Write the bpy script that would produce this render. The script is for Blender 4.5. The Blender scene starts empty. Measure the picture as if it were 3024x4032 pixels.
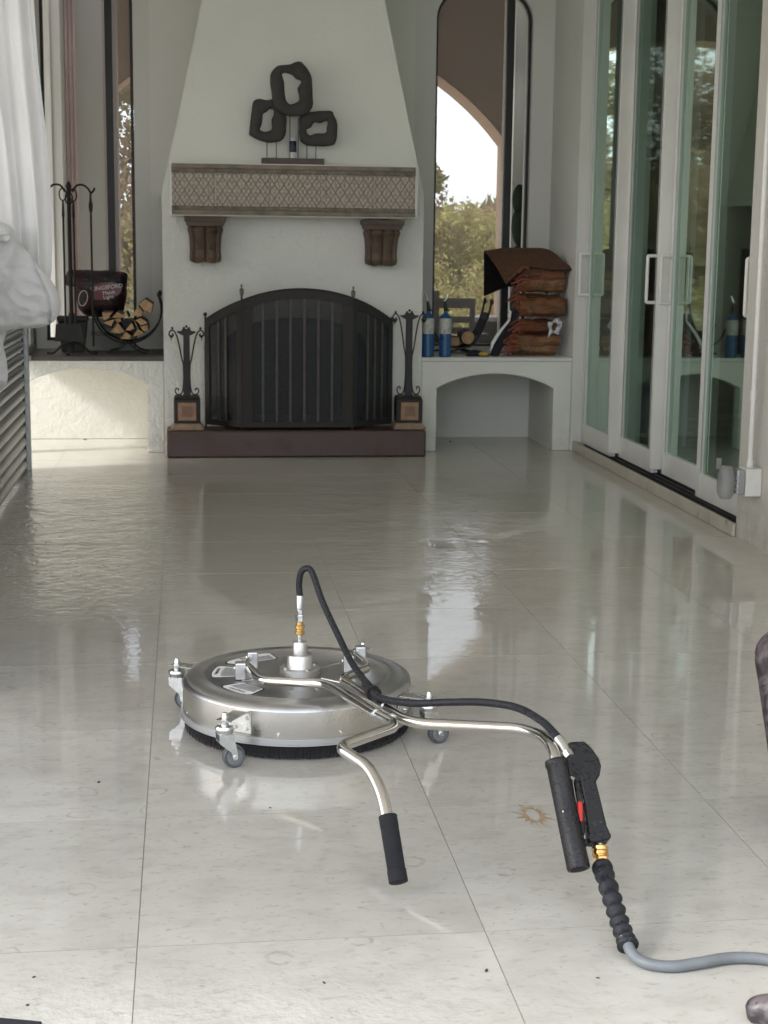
import bpy, bmesh, math, random
from mathutils import Vector, Matrix, noise
random.seed(7)
PI = math.pi
S = bpy.context.scene
col = S.collection

# ------------------------------------------------------------------ camera
cam_d = bpy.data.cameras.new("camera"); cam = bpy.data.objects.new("camera", cam_d); col.objects.link(cam)
pitch, yaw, roll = 0.171815722, 0.128680920, 0.0118442697
fw = Vector((math.sin(yaw)*math.cos(pitch), math.cos(yaw)*math.cos(pitch), -math.sin(pitch)))
rt = Vector((math.cos(yaw), -math.sin(yaw), 0)); up = rt.cross(fw)
rt2 = math.cos(roll)*rt + math.sin(roll)*up; up2 = -math.sin(roll)*rt + math.cos(roll)*up
cam.matrix_world = Matrix(((rt2.x, up2.x, -fw.x, 0), (rt2.y, up2.y, -fw.y, 0), (rt2.z, up2.z, -fw.z, 1.2), (0, 0, 0, 1)))
cam_d.sensor_fit = 'VERTICAL'; cam_d.sensor_height = 24; cam_d.lens = 6065.26/4032*24
cam_d.clip_start = 0.05; cam_d.clip_end = 500
cam_d.dof.use_dof = True; cam_d.dof.focus_distance = 3.35; cam_d.dof.aperture_fstop = 11
S.camera = cam

# ------------------------------------------------------------------ light
SUN_DIR = Vector((0.79, 0.22, -0.56)).normalized()
W = bpy.data.worlds.new("World"); S.world = W; W.use_nodes = True
nt = W.node_tree; nt.nodes.clear()
sky = nt.nodes.new('ShaderNodeTexSky'); sky.sky_type = 'NISHITA'; sky.sun_disc = False
sky.sun_elevation = math.asin(-SUN_DIR.z); sky.sun_rotation = math.atan2(-SUN_DIR.x, -SUN_DIR.y)
sky.air_density = 1.0; sky.dust_density = 3.0; sky.ozone_density = 1.0
bg = nt.nodes.new('ShaderNodeBackground'); bg.inputs['Strength'].default_value = 0.15
wo = nt.nodes.new('ShaderNodeOutputWorld')
# thin bright cloud cover over the blue
tcw = nt.nodes.new('ShaderNodeTexCoord'); cn = nt.nodes.new('ShaderNodeTexNoise'); cn.inputs['Scale'].default_value = 3.2; cn.inputs['Detail'].default_value = 6
cr_ = nt.nodes.new('ShaderNodeMapRange'); cr_.inputs[1].default_value = .30; cr_.inputs[2].default_value = .62; cr_.inputs[3].default_value = .55; cr_.inputs[4].default_value = .95
cm = nt.nodes.new('ShaderNodeMix'); cm.data_type = 'RGBA'; cm.inputs[7].default_value = (5.6, 5.9, 6.3, 1)
nt.links.new(tcw.outputs['Generated'], cn.inputs['Vector']); nt.links.new(cn.outputs[0], cr_.inputs[0]); nt.links.new(cr_.outputs[0], cm.inputs[0]); nt.links.new(sky.outputs[0], cm.inputs[6])
nt.links.new(cm.outputs[2], bg.inputs[0]); nt.links.new(bg.outputs[0], wo.inputs[0])
sd = bpy.data.lights.new("sun", 'SUN'); sd.energy = 1.5; sd.angle = math.radians(10); sd.color = (1, .99, .97)
sun = bpy.data.objects.new("sun", sd); col.objects.link(sun)
sun.rotation_euler = SUN_DIR.to_track_quat('-Z', 'Y').to_euler()
S.view_settings.view_transform = 'Standard'; S.view_settings.look = 'None'
S.view_settings.exposure = 1.6; S.view_settings.gamma = 1.0; S.view_settings.use_curve_mapping = False

# ------------------------------------------------------------------ materials
class M:
    """small node helper"""
    def __init__(s, name):
        s.m = bpy.data.materials.new(name); s.m.use_nodes = True; s.t = s.m.node_tree; s.t.nodes.clear()
        s.out = s.t.nodes.new('ShaderNodeOutputMaterial')
    def n(s, typ, **k):
        nd = s.t.nodes.new('ShaderNode' + typ)
        for a, b in k.items():
            if a in nd.inputs: s.put(b, nd.inputs[a])
            else: setattr(nd, a, b)
        return nd
    def put(s, v, sock):
        if isinstance(v, bpy.types.NodeSocket): s.t.links.new(v, sock)
        else:
            if isinstance(v, (tuple, list)) and len(v) == 3 and sock.type == 'RGBA': v = (*v, 1)
            sock.default_value = v
    def pos(s): return s.n('NewGeometry').outputs['Position']
    def obj(s): return s.n('TexCoord').outputs['Object']
    def mul(s, v, sc):
        x = s.n('VectorMath', operation='MULTIPLY'); s.put(v, x.inputs[0]); x.inputs[1].default_value = sc; return x.outputs[0]
    def add(s, v, w):
        x = s.n('VectorMath', operation='ADD'); s.put(v, x.inputs[0]); s.put(w, x.inputs[1]); return x.outputs[0]
    def noise(s, v, scale, detail=3, rough=.55, dist=0):
        x = s.n('TexNoise'); s.put(v, x.inputs['Vector']); x.inputs['Scale'].default_value = scale
        x.inputs['Detail'].default_value = detail; x.inputs['Roughness'].default_value = rough; x.inputs['Distortion'].default_value = dist
        return x.outputs[0]
    def mr(s, v, a, b, c=0., d=1.):
        x = s.n('MapRange'); s.put(v, x.inputs[0])
        for i, q in enumerate((a, b, c, d)): s.put(q, x.inputs[i+1])
        return x.outputs[0]
    def math(s, op, a, b=0., c=0.):
        x = s.n('Math', operation=op); s.put(a, x.inputs[0]); s.put(b, x.inputs[1]); s.put(c, x.inputs[2]); return x.outputs[0]
    def mix(s, f, a, b, bt='MIX'):
        x = s.n('Mix', data_type='RGBA', blend_type=bt); s.put(f, x.inputs[0]); s.put(a, x.inputs[6]); s.put(b, x.inputs[7]); return x.outputs[2]
    def bump(s, h, dist, strength=1., normal=None):
        x = s.n('Bump'); x.inputs['Strength'].default_value = strength; x.inputs['Distance'].default_value = dist
        s.put(h, x.inputs['Height'])
        if normal is not None: s.put(normal, x.inputs['Normal'])
        return x.outputs[0]
    def sep(s, v):
        x = s.n('SeparateXYZ'); s.put(v, x.inputs[0]); return x.outputs
    def bsdf(s, **k):
        b = s.n('BsdfPrincipled')
        for a, v in k.items(): s.put(v, b.inputs[a.replace('_', ' ')])
        s.t.links.new(b.outputs[0], s.out.inputs[0]); return b
    def surf(s, sh): s.t.links.new(sh, s.out.inputs[0])

def simple(name, c, rough=.5, metal=0., nscale=30, var=.12, bump=0., bscale=80, wear=None, **k):
    m = M(name); v = m.obj()
    n1 = m.noise(v, nscale, 4)
    f = m.mr(n1, .3, .7, 1-var, 1+var)
    cc = m.n('VectorMath', operation='SCALE'); cc.inputs[0].default_value = c; m.put(f, cc.inputs['Scale'])
    cin = cc.outputs[0]
    if wear: cin = m.mix(m.mr(m.noise(v, wear[1], 6, .65), wear[2], wear[2]+.12), cin, wear[0])
    r = m.mr(n1, .3, .7, max(0, rough-.06), min(1, rough+.06))
    kw = dict(Base_Color=cin, Roughness=r, Metallic=metal); kw.update(k)
    if bump: kw['Normal'] = m.bump(m.noise(v, bscale, 4, .6), bump)
    m.bsdf(**kw); return m.m

def plaster(name, c, trowel=.006, fine=.0006, stain=.0):
    m = M(name); v = m.pos()
    big = m.noise(v, 1.3, 3); t1 = m.noise(v, 9, 4, .5, 1.2); t2 = m.noise(v, 26, 4, .6, .6); t3 = m.noise(v, 260, 2)
    base = m.mix(m.mr(big, .3, .7), tuple(x*.94 for x in c), tuple(min(1, x*1.04) for x in c))
    base = m.mix(m.mr(m.noise(v, 55, 5, .7), .66, .74, 0, .35), base, (.35, .32, .27))
    if stain:
        z = m.sep(v)[2]
        s_ = m.math('MULTIPLY', m.mr(z, 0, .25, 1, 0), m.mr(m.noise(v, 14, 5), .4, .65, 0, stain))
        base = m.mix(s_, base, (.30, .26, .20))
    ridge = m.math('MULTIPLY', m.mr(t1, .44, .60), m.noise(v, 5, 3))
    n1 = m.bump(ridge, trowel*.7); n2 = m.bump(m.math('ADD', t2, m.math('MULTIPLY', m.noise(v, 60, 3, .6), .5)), trowel*1.6, 1, n1); n3 = m.bump(t3, fine, 1, n2)
    m.bsdf(Base_Color=base, Roughness=.85, Normal=n3); return m.m

MAT = {}
MAT['plaster'] = plaster('white_trowelled_plaster', (.71, .71, .655), .0014, stain=.25)
MAT['plaster_rough'] = plaster('white_rough_plaster', (.71, .71, .665), .0042, stain=.3)
MAT['plaster_plain'] = plaster('white_smooth_plaster', (.66, .66, .62), .0006)
MAT['plaster_warm_lit'] = plaster('warm_lit_plaster', (.68, .67, .61), .002, stain=.2)  # warm light inside the left niche is put into this tint
MAT['stucco'] = plaster('stucco_wall', (.55, .53, .48), .004, .001, stain=.5)
MAT['outer'] = plaster('shaded_exterior_plaster', (.25, .16, .11), .001)  # the wall's shade is put into this dark brown
MAT['outer_lit'] = plaster('lit_arch_plaster', (.66, .44, .29), .001)  # same brown made lighter, light on the arch put into the colour
MAT['hearth'] = simple('oxblood_hearth_stone', (.055, .028, .022), .42, nscale=7, var=.3, bump=.0008, bscale=40, wear=((.22, .16, .13), 22, .7))
MAT['shelf'] = simple('shade_dark_shelf', (.075, .07, .065), .5, nscale=9, var=.25, bump=.0006)  # shade on the left shelf is put into this dark colour
MAT['iron'] = simple('black_wrought_iron', (.022, .021, .021), .5, metal=.3, bump=.0006, bscale=120)
MAT['rust_iron'] = simple('brown_black_iron', (.024, .020, .019), .6, metal=.2, bump=.0008, bscale=90, wear=((.045, .030, .024), 30, .6))
MAT['bar_grey'] = simple('worn_grey_iron', (.062, .056, .052), .55, nscale=30, var=.3)
MAT['terracotta'] = simple('terracotta_tile', (.30, .19, .12), .75, nscale=25, var=.2, bump=.001, bscale=60)
MAT['stone_base'] = simple('tan_stone', (.24, .17, .12), .7, nscale=20, var=.25, bump=.001)
MAT['corbel'] = simple('carved_brown_wood', (.080, .052, .036), .6, nscale=14, var=.45, bump=.0015, bscale=30, wear=((.19, .135, .09), 16, .58))
MAT['sculpt'] = simple('charcoal_wood', (.035, .031, .029), .7, nscale=12, var=.35, bump=.0012, bscale=45)
MAT['sculpt_base'] = simple('grey_brown_wood', (.075, .058, .047), .6, nscale=12, var=.3, bump=.0006)
MAT['alum'] = simple('white_aluminium', (.72, .71, .67), .35, nscale=5, var=.05, bump=.0001, bscale=200, wear=((.36, .33, .29), 24, .69))
MAT['alum_grey'] = simple('grey_anodised_aluminium', (.42, .43, .44), .35, metal=.6, nscale=6, var=.1, wear=((.25, .24, .23), 20, .66))
MAT['slat_grey'] = simple('weathered_grey_slat', (.24, .245, .25), .32, metal=.5, nscale=5, var=.2, wear=((.12, .115, .11), 14, .64))
MAT['track'] = simple('dark_track_metal', (.06, .058, .055), .45, metal=.5, nscale=30, var=.3)
MAT['black_frame'] = simple('black_window_frame', (.013, .014, .016), .45)
MAT['curb'] = simple('stained_marble_curb', (.47, .43, .36), .4, nscale=6, var=.12, bump=.0006, wear=((.24, .17, .13), 7, .58))
MAT['rubber'] = simple('grey_rubber', (.075, .085, .095), .6)
MAT['foam'] = simple('black_foam_grip', (.008, .009, .012), .9, bump=.0004, bscale=900)
MAT['hose_black'] = simple('black_hose_rubber', (.015, .017, .022), .55, bump=.0003, bscale=300)
MAT['plastic_black'] = simple('wet_black_plastic', (.006, .006, .008), .34, Specular_IOR_Level=.28, bump=.0006, bscale=160)
MAT['hose_grey'] = simple('grey_hose_rubber', (.15, .165, .18), .5, nscale=20, var=.12)
MAT['red'] = simple('red_plastic', (.75, .03, .03), .4)
MAT['brass'] = simple('brass', (.72, .46, .18), .28, metal=1.)
MAT['chrome'] = simple('polished_steel_tube', (.66, .64, .61), .10, metal=1., nscale=12, var=.05, bump=.00015, bscale=120)
MAT['zinc'] = simple('zinc_plated_steel', (.66, .68, .68), .24, metal=1., nscale=40, var=.15, bump=.0003, bscale=80)
MAT['cast'] = simple('cast_aluminium', (.62, .62, .62), .38, metal=1., bump=.0003, bscale=200)
MAT['bristle'] = simple('black_bristles', (.012, .012, .014), .8, bump=.001, bscale=500)
MAT['paper_white'] = simple('white_print', (.72, .72, .72), .5, var=.03)
MAT['ink'] = simple('dark_print', (.03, .03, .035), .5)
MAT['navy'] = simple('navy_label', (.012, .016, .05), .4)
MAT['white_plastic'] = simple('white_plastic', (.70, .69, .66), .35, var=.04)
MAT['blue_can'] = simple('blue_painted_cylinder', (.01, .075, .20), .3)
MAT['can_label'] = simple('scuffed_silver_label', (.42, .41, .38), .4, nscale=40, var=.3, wear=((.20, .10, .07), 30, .6))
MAT['mat_top'] = simple('brown_coir_mat', (.095, .045, .024), .95, nscale=60, var=.3, bump=.002, bscale=400)
MAT['mat_back'] = simple('black_mat_backing', (.004, .004, .006), .9)
MAT['bundle'] = simple('orange_brown_firewood', (.105, .034, .016), .6, nscale=9, var=.6, bump=.006, bscale=24, wear=((.20, .105, .045), 9, .58))
def firem():
    m = M('netted_split_firewood'); v = m.obj(); rn = m.n('ObjectInfo').outputs['Random']
    g1 = m.noise(m.mul(v, (1, 6, 6)), 6, 5, .65); g2 = m.noise(v, 11, 4, .6)
    c = m.mix(m.mr(g1, .38, .62), (.060, .022, .014), (.24, .085, .032))
    c = m.mix(m.math('MULTIPLY', m.mr(rn, .45, .8), m.mr(g2, .4, .6, .2, .8)), c, (.33, .20, .09))
    c = m.mix(m.mr(g2, .58, .66, 0, .8), c, (.035, .018, .016))
    m.bsdf(Base_Color=c, Roughness=.55, Normal=m.bump(m.math('ADD', g1, g2), .008)); return m.m
MAT['bundle'] = firem()
MAT['netting'] = simple('orange_netting', (.22, .055, .022), .6, nscale=20, var=.4)
MAT['log_end'] = simple('split_log_face', (.42, .27, .14), .8, nscale=30, var=.3, bump=.001)
MAT['bark'] = simple('bark', (.09, .065, .05), .9, nscale=20, var=.35, bump=.004, bscale=40)
MAT['carton'] = simple('grey_carton', (.25, .25, .23), .8, var=.06)
MAT['yellow'] = simple('yellow_fabric', (.45, .28, .04), .8, var=.2)
MAT['dark_fabric'] = simple('dark_fabric', (.012, .012, .018), .9)
MAT['cactus'] = simple('dark_green_cactus', (.020, .045, .022), .5, nscale=8, var=.25)
MAT['chair_out'] = simple('grey_painted_wood_chair', (.035, .036, .038), .5)
MAT['debris'] = simple('dark_grit', (.04, .03, .025), .7)
MAT['stain'] = simple('tan_stain', (.36, .26, .155), .3, nscale=60, var=.15)
MAT['pink'] = simple('dusty_pink_cloth', (.72, .58, .56), .9, nscale=3, var=.1)
MAT['ground'] = simple('sandy_grass_ground', (.17, .16, .09), .95, nscale=.8, var=.35, bump=.01, bscale=20)
MAT['patio'] = simple('pale_patio_concrete', (.50, .48, .44), .7, nscale=1.2, var=.1)
MAT['ceil'] = simple('ceiling_paint', (.78, .77, .74), .85, nscale=2, var=.05)
MAT['room'] = simple('interior_wall', (.34, .40, .35), .8, nscale=2, var=.1)
MAT['room_floor'] = simple('interior_floor', (.25, .25, .22), .25, nscale=2, var=.1)
MAT['sheer'] = simple('interior_sheer', (.45, .50, .47), .8, nscale=2, var=.1)

def droplets(name, c, rough, scale=120, dist=.0005):
    m = M(name); v = m.obj()
    d = m.mr(m.noise(v, scale, 2, .5, .6), .57, .63); n = m.noise(v, 12, 3)
    m.bsdf(Base_Color=c, Roughness=m.mix(d, m.mr(n, .35, .65, rough-.05, rough+.1), (.06, .06, .06)), Specular_IOR_Level=.4, Normal=m.bump(d, dist)); return m.m
MAT['plastic_black'] = droplets('wet_black_plastic', (.006, .006, .008), .38)
MAT['hose_black'] = droplets('black_hose_rubber', (.012, .014, .019), .55, 110, .0006)
def floor_mat():
    m = M('wet_cream_marble'); P = m.pos()
    rnd = m.n('ObjectInfo').outputs['Random']
    off = m.n('CombineXYZ', X=m.math('MULTIPLY', rnd, 37.), Y=m.math('MULTIPLY', rnd, 71.)).outputs[0]
    v = m.add(P, off)
    warp = m.n('TexNoise'); m.put(v, warp.inputs['Vector']); warp.inputs['Scale'].default_value = 14; warp.inputs['Detail'].default_value = 3
    vw = m.add(v, m.mul(warp.outputs['Color'], (.045, .045, 0)))
    big = m.noise(v, 2.2, 4); c = m.mix(m.mr(big, .3, .7), (.43, .42, .39), (.545, .535, .505))
    c = m.mix(m.math('MULTIPLY', m.mr(rnd, 0, 1), .30), c, (.42, .40, .36))
    # cloudy patches, flecks and shell outlines of the stone
    cl = m.noise(m.mul(vw, (1, 1.7, 1)), 9, 5, .6)
    c = m.mix(m.mr(cl, .46, .70, 0, .50), c, (.36, .345, .31))
    fl = m.noise(m.mul(vw, (1, 2.0, 1)), 34, 4, .55)
    c = m.mix(m.mr(fl, .57, .67, 0, .42), c, (.33, .305, .26))
    fl2 = m.noise(m.mul(vw, (1, 1.6, 1)), 60, 3, .5)
    c = m.mix(m.mr(fl2, .65, .70, 0, .45), c, (.27, .235, .18))
    vo = m.n('TexVoronoi'); m.put(vw, vo.inputs['Vector']); vo.inputs['Scale'].default_value = 7.5
    d = vo.outputs['Distance']; pick = m.mr(m.sep(vo.outputs['Color'])[0], .72, .76)
    ring = m.math('MULTIPLY', m.mr(m.math('ABSOLUTE', m.math('SUBTRACT', d, .19)), .012, .03, 1, 0), pick)
    c = m.mix(m.math('MULTIPLY', ring, m.mr(m.noise(v, 30, 3), .4, .6, 0, .55)), c, (.29, .26, .205))
    # water lying on the stone: flat in front, rippling in a band farther back
    sx, sy, sz = m.sep(P)
    wet = m.mr(m.noise(P, 1.1, 3), .35, .6)
    zone = m.math('MULTIPLY', m.mr(sy, 3.9, 5.0), m.mr(sy, 8.3, 7.4))
    left = m.mr(sx, .10, -.25, 0, 3.2)
    zr = m.math('MULTIPLY', m.math('MULTIPLY', zone, m.mr(sy, 4.7, 5.6, .12, 1)), m.math('MAXIMUM', left, m.math('MULTIPLY', m.math('MULTIPLY', m.mr(sx, 1.75, 1.35), m.mr(sx, .15, .75)), m.mr(m.noise(P, 2.1, 3), .36, .50))))
    rip = m.noise(m.mul(P, (1, 1.3, 1)), 24, 3, .55, 1.0)
    rip2 = m.noise(m.mul(P, (1, 1.3, 1)), 5, 2, .5)
    base_w = m.noise(P, 3.0, 2)
    amp = m.math('MULTIPLY_ADD', zr, 1.0, m.mr(sy, 4.0, 5.0, .004, .045))
    h = m.math('MULTIPLY', m.math('ADD', m.math('MULTIPLY', rip, .8), rip2), amp)
    n1 = m.bump(h, .0028); n2 = m.bump(base_w, .00018, 1, n1)
    # rough wet beads in the front-left corner
    fr = m.math('MULTIPLY', m.mr(sy, 2.55, 2.25), m.mr(sx, .8, .2))
    n2 = m.bump(m.math('MULTIPLY', m.noise(P, 55, 3, .6), fr), .0028, 1, n2)
    r = m.mr(m.noise(P, 2.4, 4), .4, .65, .03, .12)
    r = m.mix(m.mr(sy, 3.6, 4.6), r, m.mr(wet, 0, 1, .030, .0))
    c = m.mix(m.mr(sy, 3.9, 5.6, 0, .65), c, (.58, .545, .47))  # far floor colour lifted where light is lacking, warmed as wet stone
    m.bsdf(Base_Color=c, Roughness=r, Normal=n2, IOR=1.48)
    return m.m
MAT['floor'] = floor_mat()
MAT['grout'] = simple('grey_tan_grout', (.24, .205, .165), .6)

def steel_mat(name, top):
    m = M(name); v = m.obj(); n = m.noise(v, 6, 4)
    drops = m.mr(m.noise(v, 170, 1), .66, .70)
    base = m.mix(m.mr(n, .35, .65), (.42, .42, .43) if top else (.60, .58, .54), (.56, .56, .57) if top else (.68, .66, .62))
    st = m.noise(m.mul(v, (1, 1, 60)), 5, 2)
    nn = m.bump(drops, .0006, 1, m.bump(m.noise(v, 500, 2), .00006)) if top else m.bump(st, .00008)
    m.bsdf(Base_Color=base, Roughness=m.mr(n, .3, .7, .28, .40) if top else m.mr(n, .3, .7, .22, .30), Metallic=1., Normal=nn)
    return m.m
MAT['steel_top'] = steel_mat('wet_stainless_top', True); MAT['steel_side'] = steel_mat('brushed_stainless_side', False)

def deco_tile():
    m = M('diamond_relief_tile'); v = m.obj(); x, y, z = m.sep(v)
    a = m.math('MULTIPLY', x, 1/.052); b = m.math('MULTIPLY', z, 1/.078)
    def tri(q): return m.math('ABSOLUTE', m.math('SUBTRACT', m.math('FRACT', q), .5))
    l1 = tri(m.math('ADD', a, b)); l2 = tri(m.math('SUBTRACT', a, b))
    l3 = tri(m.math('MULTIPLY', m.math('ADD', a, b), 2.)); l4 = tri(m.math('MULTIPLY', m.math('SUBTRACT', a, b), 2.))
    lat = m.math('MAXIMUM', m.math('MAXIMUM', m.mr(l1, .42, .47), m.mr(l2, .42, .47)), m.math('MULTIPLY', m.math('MAXIMUM', m.mr(l3, .33, .46), m.mr(l4, .33, .46)), m.mr(m.noise(v, 90, 2), .4, .6, .1, .9)))
    dot = m.math('MULTIPLY', m.mr(tri(m.math('ADD', m.math('MULTIPLY', a, 2), .5)), .1, .03), m.mr(m.noise(v, 60, 2), .4, .5))
    nz = m.noise(v, 90, 4, .7)
    hgt = m.math('ADD', m.math('MAXIMUM', lat, m.math('MULTIPLY', dot, .6)), m.math('MULTIPLY', nz, .7))
    c = m.mix(m.mr(hgt, .2, 1.3), (.46, .42, .36), (.22, .175, .135))
    m.bsdf(Base_Color=c, Roughness=.7, Normal=m.bump(hgt, .004)); return m.m
MAT['deco'] = deco_tile()
def mould():
    m = M('carved_grey_moulding'); v = m.obj(); x, y, z = m.sep(v)
    w = m.math('SINE', m.math('MULTIPLY', m.math('ADD', x, m.math('MULTIPLY', z, .8)), 420.))
    nz = m.noise(v, 25, 4, .7)
    c = m.mix(m.mr(nz, .35, .65), (.13, .11, .088), (.25, .22, .18))
    m.bsdf(Base_Color=m.mix(m.mr(w, -.2, .8, 0, .3), c, (.07, .055, .045)), Roughness=.7, Normal=m.bump(w, .0015)); return m.m
MAT['mould'] = mould()
MAT['mould_flat'] = simple('grey_brown_glazed_band', (.18, .147, .11), .6, nscale=12, var=.35, bump=.0008)

def screen_mat():
    m = M('woven_window_screen'); v = m.obj(); x, y, z = m.sep(v)
    ax = m.math('SINE', m.math('ADD', m.math('MULTIPLY', x, 760.), m.math('MULTIPLY', m.noise(v, 3, 2), 60)))
    az = m.math('SINE', m.math('ADD', m.math('MULTIPLY', z, 700.), m.math('MULTIPLY', m.noise(v, 2.2, 2), 70)))
    f = m.mr(m.math('ADD', ax, az), -1.5, 1.5, .44, .64)
    t = m.n('BsdfTransparent'); t.inputs[0].default_value = (1, 1, 1, 1)
    d = m.n('BsdfDiffuse'); d.inputs[0].default_value = (.40, .355, .32, 1)
    mx = m.n('MixShader'); m.put(f, mx.inputs[0]); m.put(t.outputs[0], mx.inputs[1]); m.put(d.outputs[0], mx.inputs[2])
    m.surf(mx.outputs[0]); return m.m
MAT['screen'] = screen_mat()
def glass_mat(name, tint, fac=None):
    m = M(name)
    t = m.n('BsdfTransparent'); t.inputs[0].default_value = (*tint, 1)
    g = m.n('BsdfGlossy'); g.inputs['Color'].default_value = (.58, .72, .62, 1); g.inputs['Roughness'].default_value = .03
    fr = m.n('Fresnel'); fr.inputs['IOR'].default_value = 1.42
    f = m.mr(fr.outputs[0], 0, 1, .02, .72)
    mx = m.n('MixShader'); m.put(f, mx.inputs[0]); m.put(t.outputs[0], mx.inputs[1]); m.put(g.outputs[0], mx.inputs[2])
    m.surf(mx.outputs[0]); return m.m
MAT['glass'] = glass_mat('green_tinted_glass', (.52, .61, .54))
def clear_mat():
    m = M('clear_plastic_cover')
    t = m.n('BsdfTransparent'); t.inputs[0].default_value = (.72, .72, .72, 1)
    b = m.n('BsdfPrincipled'); b.inputs['Base Color'].default_value = (.45, .45, .45, 1); b.inputs['Roughness'].default_value = .2
    mx = m.n('MixShader'); mx.inputs[0].default_value = .45; m.put(t.outputs[0], mx.inputs[1]); m.put(b.outputs[0], mx.inputs[2]); m.surf(mx.outputs[0]); return m.m
MAT['clear'] = clear_mat()
def mesh_cloth():
    m = M('black_spark_mesh'); v = m.obj()
    t = m.n('BsdfTransparent'); d = m.n('BsdfPrincipled'); d.inputs['Base Color'].default_value = (.016, .017, .021, 1); d.inputs['Roughness'].default_value = .55
    f = m.mr(m.noise(v, 500, 1), .3, .7, .45, .85)
    mx = m.n('MixShader'); m.put(f, mx.inputs[0]); m.put(t.outputs[0], mx.inputs[1]); m.put(d.outputs[0], mx.inputs[2]); m.surf(mx.outputs[0]); return m.m
MAT['spark'] = mesh_cloth()
def fabric():
    m = M('white_curtain_fabric'); v = m.obj(); n = m.noise(v, 2.5, 4)
    c = m.mix(m.mr(n, .35, .65), (.78, .78, .79), (.85, .85, .86))
    d = m.n('BsdfDiffuse'); m.put(c, d.inputs[0]); m.put(m.bump(m.noise(v, 9, 4, .6, 1.5), .006), d.inputs['Normal'])
    t = m.n('BsdfTranslucent'); m.put(c, t.inputs[0])
    mx = m.n('MixShader'); mx.inputs[0].default_value = .3; m.put(d.outputs[0], mx.inputs[1]); m.put(t.outputs[0], mx.inputs[2]); m.surf(mx.outputs[0]); return m.m
MAT['fabric'] = fabric()
def leafm(name, a, b):
    m = M(name); r = m.noise(m.obj(), 3.5, 3)
    c = m.mix(m.mr(r, .35, .65), a, b)
    d = m.n('BsdfDiffuse'); m.put(c, d.inputs[0]); t = m.n('BsdfTranslucent'); m.put(c, t.inputs[0])
    mx = m.n('MixShader'); mx.inputs[0].default_value = .4; m.put(d.outputs[0], mx.inputs[1]); m.put(t.outputs[0], mx.inputs[2]); m.surf(mx.outputs[0]); return m.m
MAT['leaf_a'] = leafm('olive_leaves', (.30, .23, .13), (.31, .29, .14))
MAT['leaf_b'] = leafm('yellow_green_leaves', (.42, .34, .18), (.44, .43, .17))
MAT['leaf_c'] = leafm('russet_leaves', (.34, .245, .17), (.38, .29, .18))
def mottle():
    m = M('mottled_stone_leg'); v = m.obj(); n = m.noise(v, 26, 4, .6, .8)
    c = m.mix(m.mr(n, .42, .58), (.030, .024, .028), (.12, .10, .105))
    c = m.mix(m.mr(m.noise(v, 55, 3), .60, .66), c, (.02, .017, .02))
    m.bsdf(Base_Color=c, Roughness=.4, Normal=m.bump(n, .002)); return m.m
MAT['mottle'] = mottle()
def bagm():
    m = M('printed_bag_film'); v = m.obj(); n = m.noise(v, 9, 4, .6, 1.)
    c = m.mix(m.mr(n, .44, .56), (.010, .010, .016), (.038, .010, .012))
    c = m.mix(m.mr(m.noise(v, 26, 4), .62, .68), c, (.09, .09, .12))
    m.bsdf(Base_Color=c, Roughness=.3, Normal=m.bump(m.noise(v, 22, 4, .6, 1.), .006)); return m.m
MAT['bag'] = bagm()

# ------------------------------------------------------------------ object helpers
def empty(name, loc=(0, 0, 0)):
    o = bpy.data.objects.new(name, None); o.location = loc; o.empty_display_size = .05; col.objects.link(o); return o
def tag(o, label=None, cat=None, group=None, kind=None):
    if label: o['label'] = label
    if cat: o['category'] = cat
    if group: o['group'] = group
    if kind: o['kind'] = kind
    return o
def thing(name, label, cat, loc=(0, 0, 0), group=None): return tag(empty(name, loc), label, cat, group)
def link(name, me, mat, parent=None):
    if isinstance(mat, str): mat = MAT[mat]
    if mat and not me.materials: me.materials.append(mat)
    o = bpy.data.objects.new(name, me); col.objects.link(o)
    if parent:
        o.parent = parent
        # world coordinates are kept: things stand at their base, parts are modelled in world space
        w = Vector((0, 0, 0)); q = parent
        while q: w += q.location; q = q.parent
        o.location = -w
    return o
def obj(name, bm, mat, parent=None, smooth=False, bevel=0, seg=2, angle=40, sub=0):
    bmesh.ops.recalc_face_normals(bm, faces=bm.faces[:])
    me = bpy.data.meshes.new(name); bm.to_mesh(me); bm.free()
    if smooth:
        me.polygons.foreach_set('use_smooth', [True]*len(me.polygons))
        try: me.set_sharp_from_angle(angle=math.radians(angle))
        except Exception: pass
    o = link(name, me, mat, parent)
    if bevel:
        b = o.modifiers.new('bevel', 'BEVEL'); b.width = bevel; b.segments = seg; b.limit_method = 'ANGLE'; b.angle_limit = math.radians(35)
    if sub:
        s_ = o.modifiers.new('sub', 'SUBSURF'); s_.levels = sub; s_.render_levels = sub
    return o
def box(bm, x0, x1, y0, y1, z0, z1, rot=None, piv=None):
    vs = [bm.verts.new(c) for c in ((x0, y0, z0), (x1, y0, z0), (x1, y1, z0), (x0, y1, z0), (x0, y0, z1), (x1, y0, z1), (x1, y1, z1), (x0, y1, z1))]
    for f in ((3, 2, 1, 0), (4, 5, 6, 7), (0, 1, 5, 4), (1, 2, 6, 5), (2, 3, 7, 6), (3, 0, 4, 7)): bm.faces.new([vs[i] for i in f])
    if rot:
        bmesh.ops.rotate(bm, verts=vs, cent=piv or ((x0+x1)/2, (y0+y1)/2, (z0+z1)/2), matrix=rot)
    return vs
def B(*a, **k):
    bm = bmesh.new(); box(bm, *a, **k); return bm
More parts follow.
